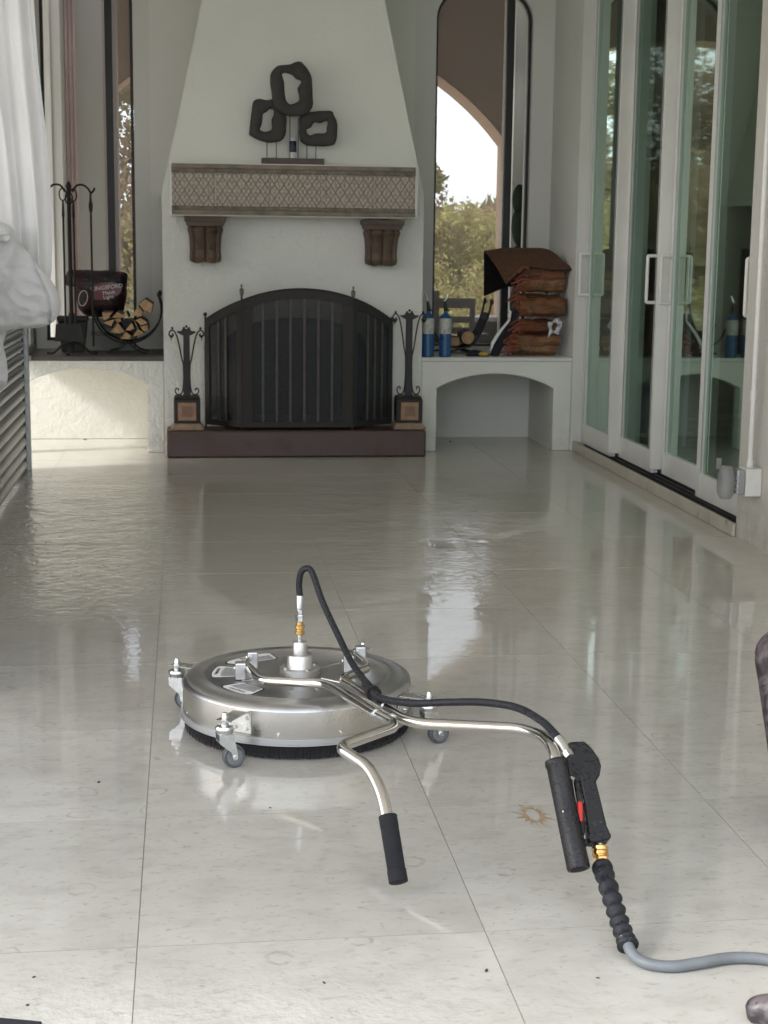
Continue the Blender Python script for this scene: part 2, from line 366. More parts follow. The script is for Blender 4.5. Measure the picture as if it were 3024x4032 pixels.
def catmull(pts, n=6, closed=False):
    P = [Vector(p) for p in pts]; out = []; L = len(P)
    rng = L if closed else L-1
    for i in range(rng):
        if closed: p0, p1, p2, p3 = P[(i-1) % L], P[i], P[(i+1) % L], P[(i+2) % L]
        else: p0, p1, p2, p3 = P[max(i-1, 0)], P[i], P[i+1], P[min(i+2, L-1)]
        for k in range(n):
            t = k/n
            out.append(.5*((2*p1)+(-p0+p2)*t+(2*p0-5*p1+4*p2-p3)*t*t+(-p0+3*p1-3*p2+p3)*t**3))
    if not closed: out.append(P[-1])
    return out
def bendpath(pts, r, n=5):
    """straight runs joined by rounded bends, as in bent tube"""
    P = [Vector(p) for p in pts]; out = [P[0]]
    for i in range(1, len(P)-1):
        a, b, c = P[i-1], P[i], P[i+1]; ra = min(r, (a-b).length*.48, (c-b).length*.48)
        s_, e = b+(a-b).normalized()*ra, b+(c-b).normalized()*ra
        for k in range(n+1):
            t = k/n; out.append((1-t)**2*s_+2*t*(1-t)*b+t*t*e)
    out.append(P[-1]); return out
def tube(bm, pts, r, seg=10, caps=True, closed=False):
    P = [Vector(p) for p in pts]; n = len(P); R = r if isinstance(r, (list, tuple)) else [r]*n
    T = []
    for i in range(n):
        if closed: d = P[(i+1) % n]-P[i-1]
        else: d = P[min(i+1, n-1)]-P[max(i-1, 0)]
        T.append(d.normalized() if d.length > 1e-9 else Vector((0, 0, 1)))
    a = T[0].cross(Vector((0, 0, 1)));
    if a.length < .1: a = T[0].cross(Vector((1, 0, 0)))
    a.normalize(); rings = []
    for i in range(n):
        a = (a-T[i]*a.dot(T[i])); a.normalize(); b = T[i].cross(a)
        rings.append([bm.verts.new(P[i]+R[i]*(math.cos(2*PI*k/seg)*a+math.sin(2*PI*k/seg)*b)) for k in range(seg)])
    for i in range(n if closed else n-1):
        A, Bq = rings[i], rings[(i+1) % n]
        for k in range(seg): bm.faces.new((A[k], A[(k+1) % seg], Bq[(k+1) % seg], Bq[k]))
    if caps and not closed:
        bm.faces.new(rings[0][::-1]); bm.faces.new(rings[-1])
def T(pts, r, seg=10, **k):
    bm = bmesh.new(); tube(bm, pts, r, seg, **k); return bm
def lathe(bm, prof, c=(0, 0), seg=32, axis='Z', origin=None, mat=None):
    """prof: (radius, height); spun round a vertical axis through c"""
    rings = []; vs = []
    for r, z in prof:
        if r < 1e-6: ring = [bm.verts.new((c[0], c[1], z))]
        else: ring = [bm.verts.new((c[0]+r*math.cos(2*PI*k/seg), c[1]+r*math.sin(2*PI*k/seg), z)) for k in range(seg)]
        rings.append(ring); vs += ring
    for A, Bq in zip(rings, rings[1:]):
        for k in range(seg):
            k2 = (k+1) % seg
            if len(A) == 1 and len(Bq) == 1: continue
            if len(A) == 1: bm.faces.new((A[0], Bq[k2], Bq[k]))
            elif len(Bq) == 1: bm.faces.new((A[k], A[k2], Bq[0]))
            else: bm.faces.new((A[k], A[k2], Bq[k2], Bq[k]))
    if mat is not None: bmesh.ops.transform(bm, matrix=mat, verts=vs)
    return vs
def LT(prof, c=(0, 0), seg=32, mat=None):
    bm = bmesh.new(); lathe(bm, prof, c, seg, mat=mat); return bm
def prism(bm, pts, y0, y1):
    A = [bm.verts.new((x, y0, z)) for x, z in pts]; Bq = [bm.verts.new((x, y1, z)) for x, z in pts]
    bm.faces.new(A); bm.faces.new(Bq[::-1]); n = len(pts)
    for i in range(n): bm.faces.new((A[i], Bq[i], Bq[(i+1) % n], A[(i+1) % n]))
def PR(pts, y0, y1):
    bm = bmesh.new(); prism(bm, pts, y0, y1); return bm
def arch_wall(x0, x1, z0, z1, hx0, hx1, hz, spring, rise, y0, y1, n=20, circ=False):
    """wall slab with one arched opening; returns bmesh"""
    bm = bmesh.new(); cx, hw = (hx0+hx1)/2, (hx1-hx0)/2
    arc = []
    for i in range(n+1):
        x = hx0+(hx1-hx0)*i/n if circ else cx-hw*math.cos(PI*i/n)
        u = (x-cx)/hw
        if circ:
            Rr = (hw*hw+rise*rise)/(2*rise); z = spring+math.sqrt(max(Rr*Rr-(u*hw)**2, 0))-(Rr-rise)
        else: z = spring+rise*math.sqrt(max(0, 1-u*u))
        arc.append((x, z))
    def quad(pts):
        prism(bm, pts, y0, y1)
    # built as separate strips then merged
    strips = [[(x0, z0), (hx0, z0), (hx0, z1), (x0, z1)], [(hx1, z0), (x1, z0), (x1, z1), (hx1, z1)]]
    if hz > z0: strips.append([(hx0, z0), (hx1, z0), (hx1, hz), (hx0, hz)])
    bmf = bmesh.new()
    def face(pts, y, flip):
        vs = [bmf.verts.new((a, y, b)) for a, b in pts]
        bmf.faces.new(vs[::-1] if flip else vs)
    for y, fl in ((y0, False), (y1, True)):
        for s_ in strips: face(s_, y, fl)
        for a, b in zip(arc, arc[1:]): face([a, b, (b[0], z1), (a[0], z1)], y, fl)
    loop = [(hx0, max(hz, z0))]+arc+[(hx1, max(hz, z0))]
    segs = list(zip(loop, loop[1:]))
    if hz > z0: segs.append((loop[-1], loop[0]))
    segs += [((x0, z0), (x0, z1)), ((x0, z1), (x1, z1)), ((x1, z1), (x1, z0))]
    if hz > z0: segs.append(((x1, z0), (x0, z0)))
    else: segs += [((x0, z0), (hx0, z0)), ((hx1, z0), (x1, z0))]
    for a, b in segs:
        vs = [bmf.verts.new(q) for q in ((a[0], y0, a[1]), (b[0], y0, b[1]), (b[0], y1, b[1]), (a[0], y1, a[1]))]
        bmf.faces.new(vs)
    bmesh.ops.remove_doubles(bmf, verts=bmf.verts[:], dist=1e-5)
    bm.free(); return bmf
def pillow(bm, pts, yc, d, n=36, nz=.012, nscale=9, seed=0, flat=.55, rings=(1, .97, .88, .7, .45, .18)):
    """stuffed shape: outline in XZ, rounded front and back with creases"""
    P = catmull([(x, 0, z) for x, z in pts], max(2, n//len(pts)), True)
    c = sum(P, Vector())/len(P); N = len(P); allr = []
    seq = [(s_, -1) for s_ in rings[::-1]]+[(s_, 1) for s_ in rings]
    for s_, sg in seq:
        ring = []
        for p in P:
            q = c+(p-c)*s_; dy = d*(max(0, 1-s_**(2/flat)))**.5*sg
            if s_ == 1: dy = .15*d*sg
            v = Vector((q.x, yc+dy, q.z)); o = noise.noise_vector((v+Vector((seed*7.3, 0, seed*3.1)))*nscale)*nz
            ring.append(bm.verts.new(v+o))
        allr.append(ring)
    for A, Bq in zip(allr, allr[1:]):
        for k in range(N): bm.faces.new((A[k], A[(k+1) % N], Bq[(k+1) % N], Bq[k]))
    bm.faces.new(allr[0]); bm.faces.new(allr[-1][::-1])
def PL(*a, **k):
    bm = bmesh.new(); pillow(bm, *a, **k); return bm
def text(name, s, size, mat, parent, M4, ext=.0006, align='CENTER'):
    cu = bpy.data.curves.new(name, 'FONT'); cu.body = s; cu.size = size; cu.extrude = ext; cu.align_x = align; cu.align_y = 'CENTER'; cu.resolution_u = 2
    t = bpy.data.objects.new(name, cu); col.objects.link(t)
    bpy.context.view_layer.update()
    me = bpy.data.meshes.new_from_object(t.evaluated_get(bpy.context.evaluated_depsgraph_get()))
    bpy.data.objects.remove(t); me.transform(M4); me.name = name
    return link(name, me, mat, parent)
def facing(x, y, z, rotz=0, tilt=0): # text upright in XZ plane facing -Y
    return Matrix.Translation((x, y, z)) @ Matrix.Rotation(rotz, 4, 'Z') @ Matrix.Rotation(tilt, 4, 'Y') @ Matrix.Rotation(PI/2, 4, 'X')
def copy_child(o, parent, loc=None, rot=None):
    c = o.copy(); col.objects.link(c); c.parent = parent
    if loc is not None: c.location = loc
    if rot is not None: c.rotation_euler = rot
    return c

# ------------------------------------------------------------------ ground and floor
gr = obj('ground', B(-90, 90, -60, 160, -.5, -.12), 'ground'); tag(gr, kind='structure')
pt = obj('patio', B(-9, 9, -12, 15.5, -.119, -.06), 'patio'); tag(pt, kind='structure')
X0, TS, Y0 = -.094, .6105, 2.525
fl = obj('floor', B(X0-3*TS, X0+5*TS+.004, Y0-7*TS, 10.2, -.058, -.0012), 'grout'); tag(fl, kind='structure')
def tile_mesh():
    bm = bmesh.new(); h, g, c = TS/2, .0008, .0008
    lo = [bm.verts.new((sx*(h-g), sy*(h-.0017), -.0024)) for sx, sy in ((-1, -1), (1, -1), (1, 1), (-1, 1))]
    hi = [bm.verts.new((sx*(h-g), sy*(h-.0017), 0)) for sx, sy in ((-1, -1), (1, -1), (1, 1), (-1, 1))]
    for i in range(4): bm.faces.new((lo[i], lo[(i+1) % 4], hi[(i+1) % 4], hi[i]))
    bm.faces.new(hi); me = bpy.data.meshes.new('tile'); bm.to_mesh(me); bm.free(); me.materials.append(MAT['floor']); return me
tm = tile_mesh()
for i in range(-3, 5):
    for j in range(-4, 13):
        if Y0+(j+.5)*TS > 10.0: continue
        t = bpy.data.objects.new('tile', tm); col.objects.link(t); t.parent = fl
        t.location = (X0+(i+.5)*TS, Y0+(j+.5)*TS, random.uniform(-.0002, .0002))
# stains and grit on the floor
def starburst():
    bm = bmesh.new(); n = 15; cx, cy = .728, 3.075
    inner, outer = [], []
    for k in range(n*2):
        a = 2*PI*k/(n*2); ro = (.031+random.uniform(-.005, .014)) if k % 2 == 0 else .0165
        inner.append(bm.verts.new((cx+.013*math.cos(a), cy+.034*math.sin(a), .0006)))
        outer.append(bm.verts.new((cx+ro*1.15*math.cos(a), cy+ro*2.3*math.sin(a), .0006)))
    for k in range(2*n):
        if k % 9 == 4: continue
        bm.faces.new((inner[k], outer[k], outer[(k+1) % (2*n)], inner[(k+1) % (2*n)]))
    return bm
o = obj('stain', starburst(), 'stain', fl); o['label'] = 'small tan sunburst-shaped stain on a tile'
gb = bmesh.new()
for k in range(12):
    x, y = (random.uniform(-.6, 1.5), random.uniform(2.2, 8.0))
    s_ = random.uniform(.001, .0022)
    mm = Matrix.Translation((x, y, s_*.4)) @ Matrix.Rotation(random.uniform(0, 6), 4, 'Z') @ Matrix.Diagonal((1.6*s_, s_*1.4, s_*.5, 1))
    bmesh.ops.create_icosphere(gb, subdivisions=1, radius=1, matrix=mm)
for x, y, s_ in ((-.205, 3.365, .0045), (.215, 2.36, .0032), (.49, 2.375, .0042), (.67, 2.33, .0028), (-.26, 2.43, .0028), (1.62, 9.35, .008), (-.62, 9.55, .009)):
    mm = Matrix.Translation((x, y, s_*.3)) @ Matrix.Rotation(x*9, 4, 'Z') @ Matrix.Diagonal((1.5*s_, s_*.7, s_*.4, 1))
    bmesh.ops.create_icosphere(gb, subdivisions=1, radius=1, matrix=mm)
tag(obj('grit', gb, 'debris'), 'scattered dark specks of grit on the wet pale tiles', 'grit', kind='stuff')

# ------------------------------------------------------------------ room shell
CE = 2.95
tag(obj('ceiling', B(-1.0, 2.7, 1.2, 9.9, CE, CE+.2), 'ceil'), kind='structure')
tag(obj('added_sun_block_roof', B(-5.0, -1.004, 1.2, 6.8, CE-.1, CE+.1), 'ceil'), kind='structure')  # added slab out of view, keeps the sun off the near floor
tag(obj('added_sun_block_eave', B(-3.4, -1.004, 6.804, 10.4, CE-.1, CE+.1), 'ceil'), kind='structure')  # added slab out of view, cut short so only low sun gets in
rw = tag(obj('right_wall', B(2.3, 2.55, .4, 6.17, -.05, CE-.002), 'stucco'), kind='structure')
bm = B(2.27, 2.6, 8.925, 9.62, -.05, CE-.002)
tag(obj('corner_wall', bm, 'plaster_plain'), kind='structure')
# back wall: two window bays and the solid part behind the chimney
bw = empty('back_wall'); bw['kind'] = 'structure'
obj('window_bay', arch_wall(-1.3, -.2, -.05, CE-.002, -.84, -.295, .60, 2.6, .2, 9.6, 9.8), 'plaster_plain', bw)
obj('window_bay', arch_wall(1.4, 2.268, -.05, CE-.002, 1.53, 2.13, .57, 2.56, .22, 9.6, 9.8), 'plaster_plain', bw)
obj('wall_panel', B(-.2, 1.4, 9.6, 9.8, -.05, CE-.002), 'plaster', bw)

# ------------------------------------------------------------------ fireplace
fp = thing('fireplace', 'white plaster fireplace with tapering hood and dark red hearth', 'fireplace', (.62, 8.93, 0))
bm = bmesh.new()
# breast with an arched firebox
bmb = arch_wall(-.126, 1.366, 0, 1.46, .22, 1.05, .155, .62, .16, 8.93, 9.12, 16)
obj('breast', bmb, 'plaster_rough', fp)
hood = bmesh.new()
za, zb = 1.46, CE-.004
def hx(z): return (.745-.22*(z-1.46), .62)
pr = []
for z in (za, za+.03, 1.9, 2.4, zb):
    w_, c_ = hx(z) if z > za else (.746, .62)
    if z == za+.03: w_ = .744
    pr.append((c_-w_, c_+w_, z))
fr = [[hood.verts.new((a, 8.93, z)), hood.verts.new((b, 8.93, z)), hood.verts.new((b, 9.595, z)), hood.verts.new((a, 9.595, z))] for a, b, z in pr]
for A, Bq in zip(fr, fr[1:]):
    for k in range(4): hood.faces.new((A[k], A[(k+1) % 4], Bq[(k+1) % 4], Bq[k]))
hood.faces.new(fr[0]); hood.faces.new(fr[-1])
obj('hood', hood, 'plaster', fp)
fb = bmesh.new(); box(fb, .0, .02, 9.125, 9.58, .1, 1.2); box(fb, 1.24, 1.26, 9.125, 9.58, .1, 1.2); box(fb, .02, 1.24, 9.56, 9.58, .1, 1.2); box(fb, .02, 1.24, 9.125, 9.56, 1.1, 1.2)
obj('firebox', fb, simple('soot_black_brick', (.015, .014, .014), .9, bump=.004, bscale=25), fp)
hs = bmesh.new(); box(hs, -.113, 1.362, 8.68, 8.928, 0, .155); box(hs, .222, 1.048, 8.9285, 9.56, .05, .153)
obj('hearth', hs, 'hearth', fp, bevel=.012)
# mantel: plaster core, mouldings, tiles
mt = obj('mantel', B(-.077, 1.298, 8.712, 8.929, 1.345, 1.632), 'plaster', fp, bevel=.004)
tl = bmesh.new(); box(tl, -.07, 1.282, 8.697, 8.711, 1.602, 1.626); obj('trim', tl, 'mould_flat', mt, bevel=.003)
tl = bmesh.new()
box(tl, -.07, 1.282, 8.702, 8.711, 1.577, 1.6015); obj('trim', tl, 'mould', mt, bevel=.003)
tl = bmesh.new(); box(tl, -.07, 1.282, 8.701, 8.711, 1.377, 1.3995); obj('trim', tl, 'mould', mt, bevel=.003)
tl = bmesh.new(); box(tl, -.07, 1.282, 8.694, 8.711, 1.352, 1.3765); obj('trim', tl, 'mould_flat', mt, bevel=.003)
ex = [-.07, .171, .464, .757, 1.05, 1.282]
for a, b in zip(ex, ex[1:]):
    tb = bmesh.new(); box(tb, a+.002, b-.002, 8.703, 8.7112, 1.4005, 1.5765)
    obj('tile', tb, 'deco', mt, bevel=.002, seg=1)
def corbel(x0, dz):
    bm = bmesh.new(); w = .228
    prism(bm, [(x0-.002, 1.318+dz), (x0+w+.002, 1.318+dz), (x0+w+.002, 1.343+dz), (x0-.002, 1.343+dz)], 8.745, 8.929)
    prism(bm, [(x0+.012, 1.292+dz), (x0+w-.012, 1.292+dz), (x0+w-.004, 1.3175+dz), (x0+.004, 1.3175+dz)], 8.76, 8.929)
    # fluted body, narrower below
    n = 25; zs = [1.2915, 1.27, 1.245, 1.21, 1.16, 1.12, 1.098]
    ys = [8.775, 8.765, 8.785, 8.80, 8.815, 8.805, 8.82]; hw = [.094, .1, .092, .089, .087, .089, .087]
    rows = []
    for z, y, h in zip(zs, ys, hw):
        row = []
        for k in range(n):
            u = -1+2*k/(n-1); d = .010*abs(math.sin(u*PI*1.5))**.6
            if abs(u) < .08: d = -.004
            row.append(bm.verts.new((x0+w/2+u*h, y+.012-d+(.035*max(0, abs(u)-.9)/.1), z+dz-(.012*abs(math.sin(u*PI)) if z < 1.1 else 0))))
        rows.append(row)
    bk = [[bm.verts.new((x0+w/2+s_*h, 8.929, z+dz)) for s_ in (-1, 1)] for z, h in zip(zs, hw)]
    for i in range(len(rows)-1):
        for k in range(n-1): bm.faces.new((rows[i][k], rows[i][k+1], rows[i+1][k+1], rows[i+1][k]))
        bm.faces.new((rows[i][0], rows[i+1][0], bk[i+1][0], bk[i][0])); bm.faces.new((rows[i][-1], bk[i][1], bk[i+1][1], rows[i+1][-1]))
    bm.faces.new(rows[-1]+[bk[-1][1], bk[-1][0]])
    return bm
for x0, dz in ((.0, .0), (1.0, -.008)):
    obj('corbel', corbel(x0, dz), 'corbel', fp, smooth=True, angle=30)

# plaster benches either side
def bench(name, label, x0, x1, hx0, hx1, spring, rise, mat, sidewall):
    t = thing(name, label, 'plaster bench', ((x0+x1)/2, 8.93, 0))
    obj('front_wall', arch_wall(x0, x1, 0, .528, hx0, hx1, 0, spring, rise, 8.93, 9.03, 24, circ=True), mat, t, bevel=.006)
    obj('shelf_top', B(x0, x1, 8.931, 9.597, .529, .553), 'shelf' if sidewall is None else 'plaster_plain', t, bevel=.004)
    if sidewall: obj('side_wall', B(sidewall[0], sidewall[1], 9.032, 9.597, 0, .527), 'plaster_plain', t)
    obj('soffit', B(x0, x1, 9.032, 9.597, .50, .527) if sidewall is None else B(x0, sidewall[0]-.002, 9.032, 9.597, .50, .527), mat, t)
    return t
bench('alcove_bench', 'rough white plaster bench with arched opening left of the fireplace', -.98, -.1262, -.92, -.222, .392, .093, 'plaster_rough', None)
bench('alcove_bench', 'smooth white plaster bench with arched opening right of the fireplace', 1.3665, 2.2695, 1.458, 2.162, .372, .086, 'plaster', (2.164, 2.2685))
obj('niche_back', B(-.98, -.222, 9.580, 9.597, .002, .498), 'plaster_warm_lit', bpy.data.objects['alcove_bench'])
obj('niche_cheek', B(-.22, -.13, 9.032, 9.597, 0, .499), 'plaster_warm_lit', bpy.data.objects['alcove_bench'])

# windows in the back wall
def window(label, x0, x1, mull, zb, spring, rise):
    t = thing('arched_window', label, 'window', ((x0+x1)/2, 9.66, zb))
    def outline(g):
        cx, hw = (x0+x1)/2, (x1-x0)/2-g
        pts = [Vector((x0+g, 9.66, zb+g))]
        pts += [Vector((cx-hw*math.cos(PI*i/18), 9.66, spring+(rise-g)*math.sin(PI*i/18))) for i in range(19)]
        pts.append(Vector((x1-g, 9.66, zb+g))); return pts
    bm = bmesh.new(); A = outline(.001); C = outline(.018); n = len(A)
    for y in (9.645, 9.675):
        va = [bm.verts.new((p.x, y, p.z)) for p in A]; vc = [bm.verts.new((p.x, y, p.z)) for p in C]
        for i in range(n): bm.faces.new((va[i], va[(i+1) % n], vc[(i+1) % n], vc[i]))
        if y < 9.65: fa, fc = va, vc
        else:
            for i in range(n):
                bm.faces.new((fa[i], fa[(i+1) % n], va[(i+1) % n], va[i])); bm.faces.new((fc[i], fc[(i+1) % n], vc[(i+1) % n], vc[i]))
    obj('frame', bm, 'black_frame', t)
    for a, b in mull: obj('mullion', B(a, b, 9.640, 9.684, zb+.019, spring+rise*.93), 'black_frame', t)
    lo_, hi_ = (mull[0][1], x1) if x0 < 0 else (x0, mull[0][0])
    sc = bmesh.new(); vs = [sc.verts.new((min(max(p.x, lo_), hi_), 9.662, p.z)) for p in outline(.012)]; sc.faces.new(vs); bmesh.ops.remove_doubles(sc, verts=sc.verts[:], dist=1e-5)
    bmesh.ops.triangulate(sc, faces=sc.faces[:])
    obj('screen', sc, 'screen', t)
    return t
window('tall screened window with black frame left of the fireplace', -.84, -.297, [(-.462, -.418)], .60, 2.6, .2)
window('tall screened window with black frame right of the fireplace', 1.53, 2.13, [(1.978, 2.022)], .57, 2.56, .22)
obj('sill', B(1.53, 2.13, 9.602, 9.64, .556, .574), 'alum', bpy.data.objects['arched_window.001'])
# left side window between shutter rail and bench
t = thing('side_window', 'dark screened side window above the ledge at the far left corner', 'window', (-.9, 8.3, .56))
sb = bmesh.new(); box(sb, -.93, -.90, 8.30, 8.34, .56, 2.9); box(sb, -.93, -.90, 9.54, 9.595, .56, 2.9); box(sb, -.93, -.90, 8.341, 9.539, 2.84, 2.9)
obj('frame', sb, 'black_frame', t)
obj('screen', B(-.916, -.914, 8.341, 9.539, .585, 2.839), 'screen', t)
obj('ledge', B(-1.0, -.87, 8.30, 8.928, .535, .559), 'alum', t, bevel=.003)
obj('sill', B(-.935, -.895, 8.341, 9.539, .5595, .584), 'black_frame', t)

# ------------------------------------------------------------------ sliding doors
tag(obj('threshold', B(2.282, 2.299, 6.16, 8.925, 0, .058), 'curb', bevel=.006), kind='structure')
tr = thing('door_track', 'long dark grooved floor track of the sliding glass doors', 'door track', (2.4, 7.5, .0))
tb = bmesh.new(); box(tb, 2.3, 2.56, 6.172, 8.923, -.0024, .03)
obj('base', tb, 'track', tr)
for k, x in enumerate((2.32, 2.362, 2.40, 2.445)):
    obj('track_rib', B(x-.003, x+.003, 6.172, 8.923, .0302, .046), 'track', tr)
obj('head_track', B(2.3, 2.5, 6.172, 8.923, 2.80, 2.946), 'alum', tr)
def door(label, x, y0, y1, wfar=.045, wnear=.06, fin=None, handle=None, hx=-1):
    """panel in the plane x, from y0 (near) to y1 (far)"""
    t = thing('sliding_door', label, 'glass door', (x, (y0+y1)/2, .05), 'sliding glass doors along the right wall')
    z0, z1 = .05, 2.79; th = .034
    obj('stile', B(x, x+th, y1-wfar, y1, z0, z1), 'alum', t, bevel=.003)
    obj('stile', B(x, x+th, y0, y0+wnear, z0, z1), 'alum', t, bevel=.003)
    obj('bottom_rail', B(x+.001, x+th-.001, y0+wnear, y1-wfar, z0, z0+.115), 'alum', t, bevel=.002)
    obj('top_rail', B(x+.001, x+th-.001, y0+wnear, y1-wfar, z1-.1, z1), 'alum', t, bevel=.002)
    bd = bmesh.new()
    box(bd, x-.003, x+.0005, y1-wfar-.012, y1-wfar-.004, z0+.12, z1-.1); box(bd, x-.003, x+.0005, y0+wnear+.004, y0+wnear+.010, z0+.12, z1-.1)
    obj('glazing_bead', bd, 'alum_grey', t)
    gm = bmesh.new(); vs = [gm.verts.new(q) for q in ((x+.014, y0+wnear, z0+.115), (x+.014, y1-wfar, z0+.115), (x+.014, y1-wfar, z1-.1), (x+.014, y0+wnear, z1-.1))]; gm.faces.new(vs)
    obj('glass', gm, 'glass', t)
    if fin: obj('interlock', B(x-.012, x+.052, y0-.02, y0-.002, z0+.02, z1), 'alum', t, bevel=.002)
    for hy in handle or []:
        px = x-.055
        path = bendpath([(x, hy, 1.16), (px, hy, 1.16), (px, hy, .925), (x, hy, .925)], .008, 3)
        obj('handle', T(path, .0085, 8), 'alum', t, smooth=True)
    return t
door('glass sliding door next to the far corner, nearest the stacked firewood', 2.335, 8.29, 8.92, wnear=.05, fin=True, handle=[8.86])
door('narrow glass sliding door second from the firewood, handle on its near edge', 2.385, 7.665, 8.285, wnear=.05, fin=True, handle=[7.69])
door('glass sliding door second from the outlet box, handle on its far edge', 2.43, 6.925, 7.635, handle=[7.60])
door('nearest glass sliding door, beside the outlet box', 2.372, 6.19, 6.922, wnear=.055, wfar=.06, handle=[6.24])
# room behind the glass
ir = empty('indoor_room'); ir['kind'] = 'structure'
obj('indoor_floor', B(2.57, 7.5, 4.5, 13, -.11, .0), 'room_floor', ir)
obj('indoor_wall', B(7.5, 7.6, 9.6, 13, -.1, 3), 'room', ir)
obj('indoor_wall', B(7.5, 7.6, 4.5, 9.599, -.1, .8), 'room', ir)
obj('indoor_wall', B(2.605, 7.49, 12.9, 13, .002, 2.99), 'room', ir)
obj('indoor_wall', B(2.56, 7.49, 4.4, 4.5, -.1, 2.99), 'room', ir)
obj('indoor_wall', B(2.602, 2.70, 8.93, 12.88, .002, 2.99), 'room', ir)
obj('indoor_ceiling', B(2.705, 7.6, 4.4, 13, 3.0, 3.1), 'room', ir)
# sheer drape inside
sh = bmesh.new(); rows = []
for j in range(2):
    rows.append([sh.verts.new((2.95+.035*math.sin(k*.9)+.01*math.sin(k*2.3), 8.9+k*.012, .02+2.85*j)) for k in range(110)])
for k in range(109): sh.faces.new((rows[0][k], rows[0][k+1], rows[1][k+1], rows[1][k]))
tag(obj('indoor_drape', sh, 'sheer', smooth=True, angle=180), 'pale pleated drape hanging indoors behind the green glass', 'drape')

# outlet box and conduit on the right wall
t = thing('outlet_box', 'white outdoor outlet box with clear bubble cover on the stucco wall', 'outlet', (2.27, 5.98, .2))
obj('box', B(2.232, 2.299, 5.90, 5.99, .215, .327), 'white_plastic', t, bevel=.004)
obj('back_plate', B(2.196, 2.2315, 5.905, 5.985, .222, .322), 'alum_grey', t, bevel=.006)
cb = bmesh.new(); bmesh.ops.create_uvsphere(cb, u_segments=20, v_segments=12, radius=1, matrix=Matrix.Translation((2.165, 5.945, .268)) @ Matrix.Diagonal((.040, .05, .078, 1)))
for v in cb.verts:
    v.co.x = min(v.co.x, 2.194); v.co.x = max(v.co.x, 2.137); v.co.z = .268+max(-.068, min(.068, v.co.z-.268))
obj('bubble_cover', cb, 'clear', t, smooth=True)
obj('latch', B(2.138, 2.158, 5.99, 5.998, .315, .36), 'clear', t)
cr = bmesh.new()
for z in (.245, .268, .291): tube(cr, [(2.2, 5.904, z), (2.194, 5.900, z), (2.188, 5.904, z)], .003, 6)
obj('hinge', cr, 'alum_grey', t)
cd = bmesh.new(); tube(cd, [(2.262, 5.945, .3275), (2.262, 5.945, 2.9)], .0105, 12)
obj('conduit', cd, 'white_plastic', t, smooth=True)
for z_, z2_, r_ in ((.3278, .356, .0145), (.60, .64, .0135)): obj('coupling', T([(2.262, 5.945, z_), (2.262, 5.945, z2_)], r_, 12), 'white_plastic', t, smooth=True)

# ------------------------------------------------------------------ roll-up shutter and its rail
t = thing('roller_shutter', 'grey metal roller shutter with ribbed slats along the left side', 'shutter', (-.85, 6, 0))
prof = [(-.862, .000), (-.850, .004), (-.838, .014), (-.833, .030), (-.837, .044), (-.848, .054), (-.858, .0575), (-.866, .0575), (-.868, .030), (-.866, .000)]
sb = bmesh.new(); A = [sb.verts.new((x, 4.0, z)) for x, z in prof]; C = [sb.verts.new((x, 8.215, z)) for x, z in prof]
n = len(prof); sb.faces.new(A); sb.faces.new(C[::-1])
for i in range(n): sb.faces.new((A[i], C[i], C[(i+1) % n], A[(i+1) % n]))
s0 = obj('slat', sb, 'slat_grey', t, smooth=True, angle=50)
base = s0.location.copy(); s0.location = base+Vector((0, 0, .004))
for k in range(1, 20): copy_child(s0, t, base+Vector((random.uniform(-.001, .001), 0, .004+k*.0625)))
rb = bmesh.new(); box(rb, -.875, -.818, 8.235, 8.285, 0, 2.9); box(rb, -.889, -.8755, 8.215, 8.30, 0, 2.9)
obj('guide_rail', rb, 'alum_grey', t, bevel=.004)
obj('rail_groove', B(-.852, -.840, 8.228, 8.2345, 0, 2.9), 'track', t)

# ------------------------------------------------------------------ curtain, front left
cu = thing('curtain', 'white fabric curtain pulled aside and bunched over the roller shutter', 'curtain', (-.8, 6, .6))
edge = [(2.75, -.55), (2.07, -.538), (1.85, -.528), (1.58, -.509), (1.41, -.502), (1.25, -.50), (1.1, -.503), (1.0, -.512), (.93, -.53)]
def er(z):
    for (z1, a), (z2, b) in zip(edge, edge[1:]):
        if z >= z2: return a+(b-a)*(z1-z)/(z1-z2)
    return edge[-1][1]
bm = bmesh.new(); NU, NV = 150, 60; G = []
for j in range(NV+1):
    z = 2.75-(2.75-.95)*j/NV; row = []
    for i in range(NU+1):
        u = i/NU; xr = er(z); x = xr-(1-u)*(.62-.10*j/NV)
        fold = math.sin(u*31+1.1*math.sin(z*1.1)+.8*u*z)*.026+math.sin(u*71+z*1.7)*.010
        y = 6.0+fold*(1-.15*j/NV)+noise.noise(Vector((x*4, z*1.5, 3)))*.03+.05*(1-u)
        row.append(bm.verts.new((x+.004*math.sin(z*5+i*.3), y, z)))
    G.append(row)
for j in range(NV):
    for i in range(NU): bm.faces.new((G[j][i], G[j][i+1], G[j+1][i+1], G[j+1][i]))
obj('drape', bm, 'fabric', cu, smooth=True, angle=180)
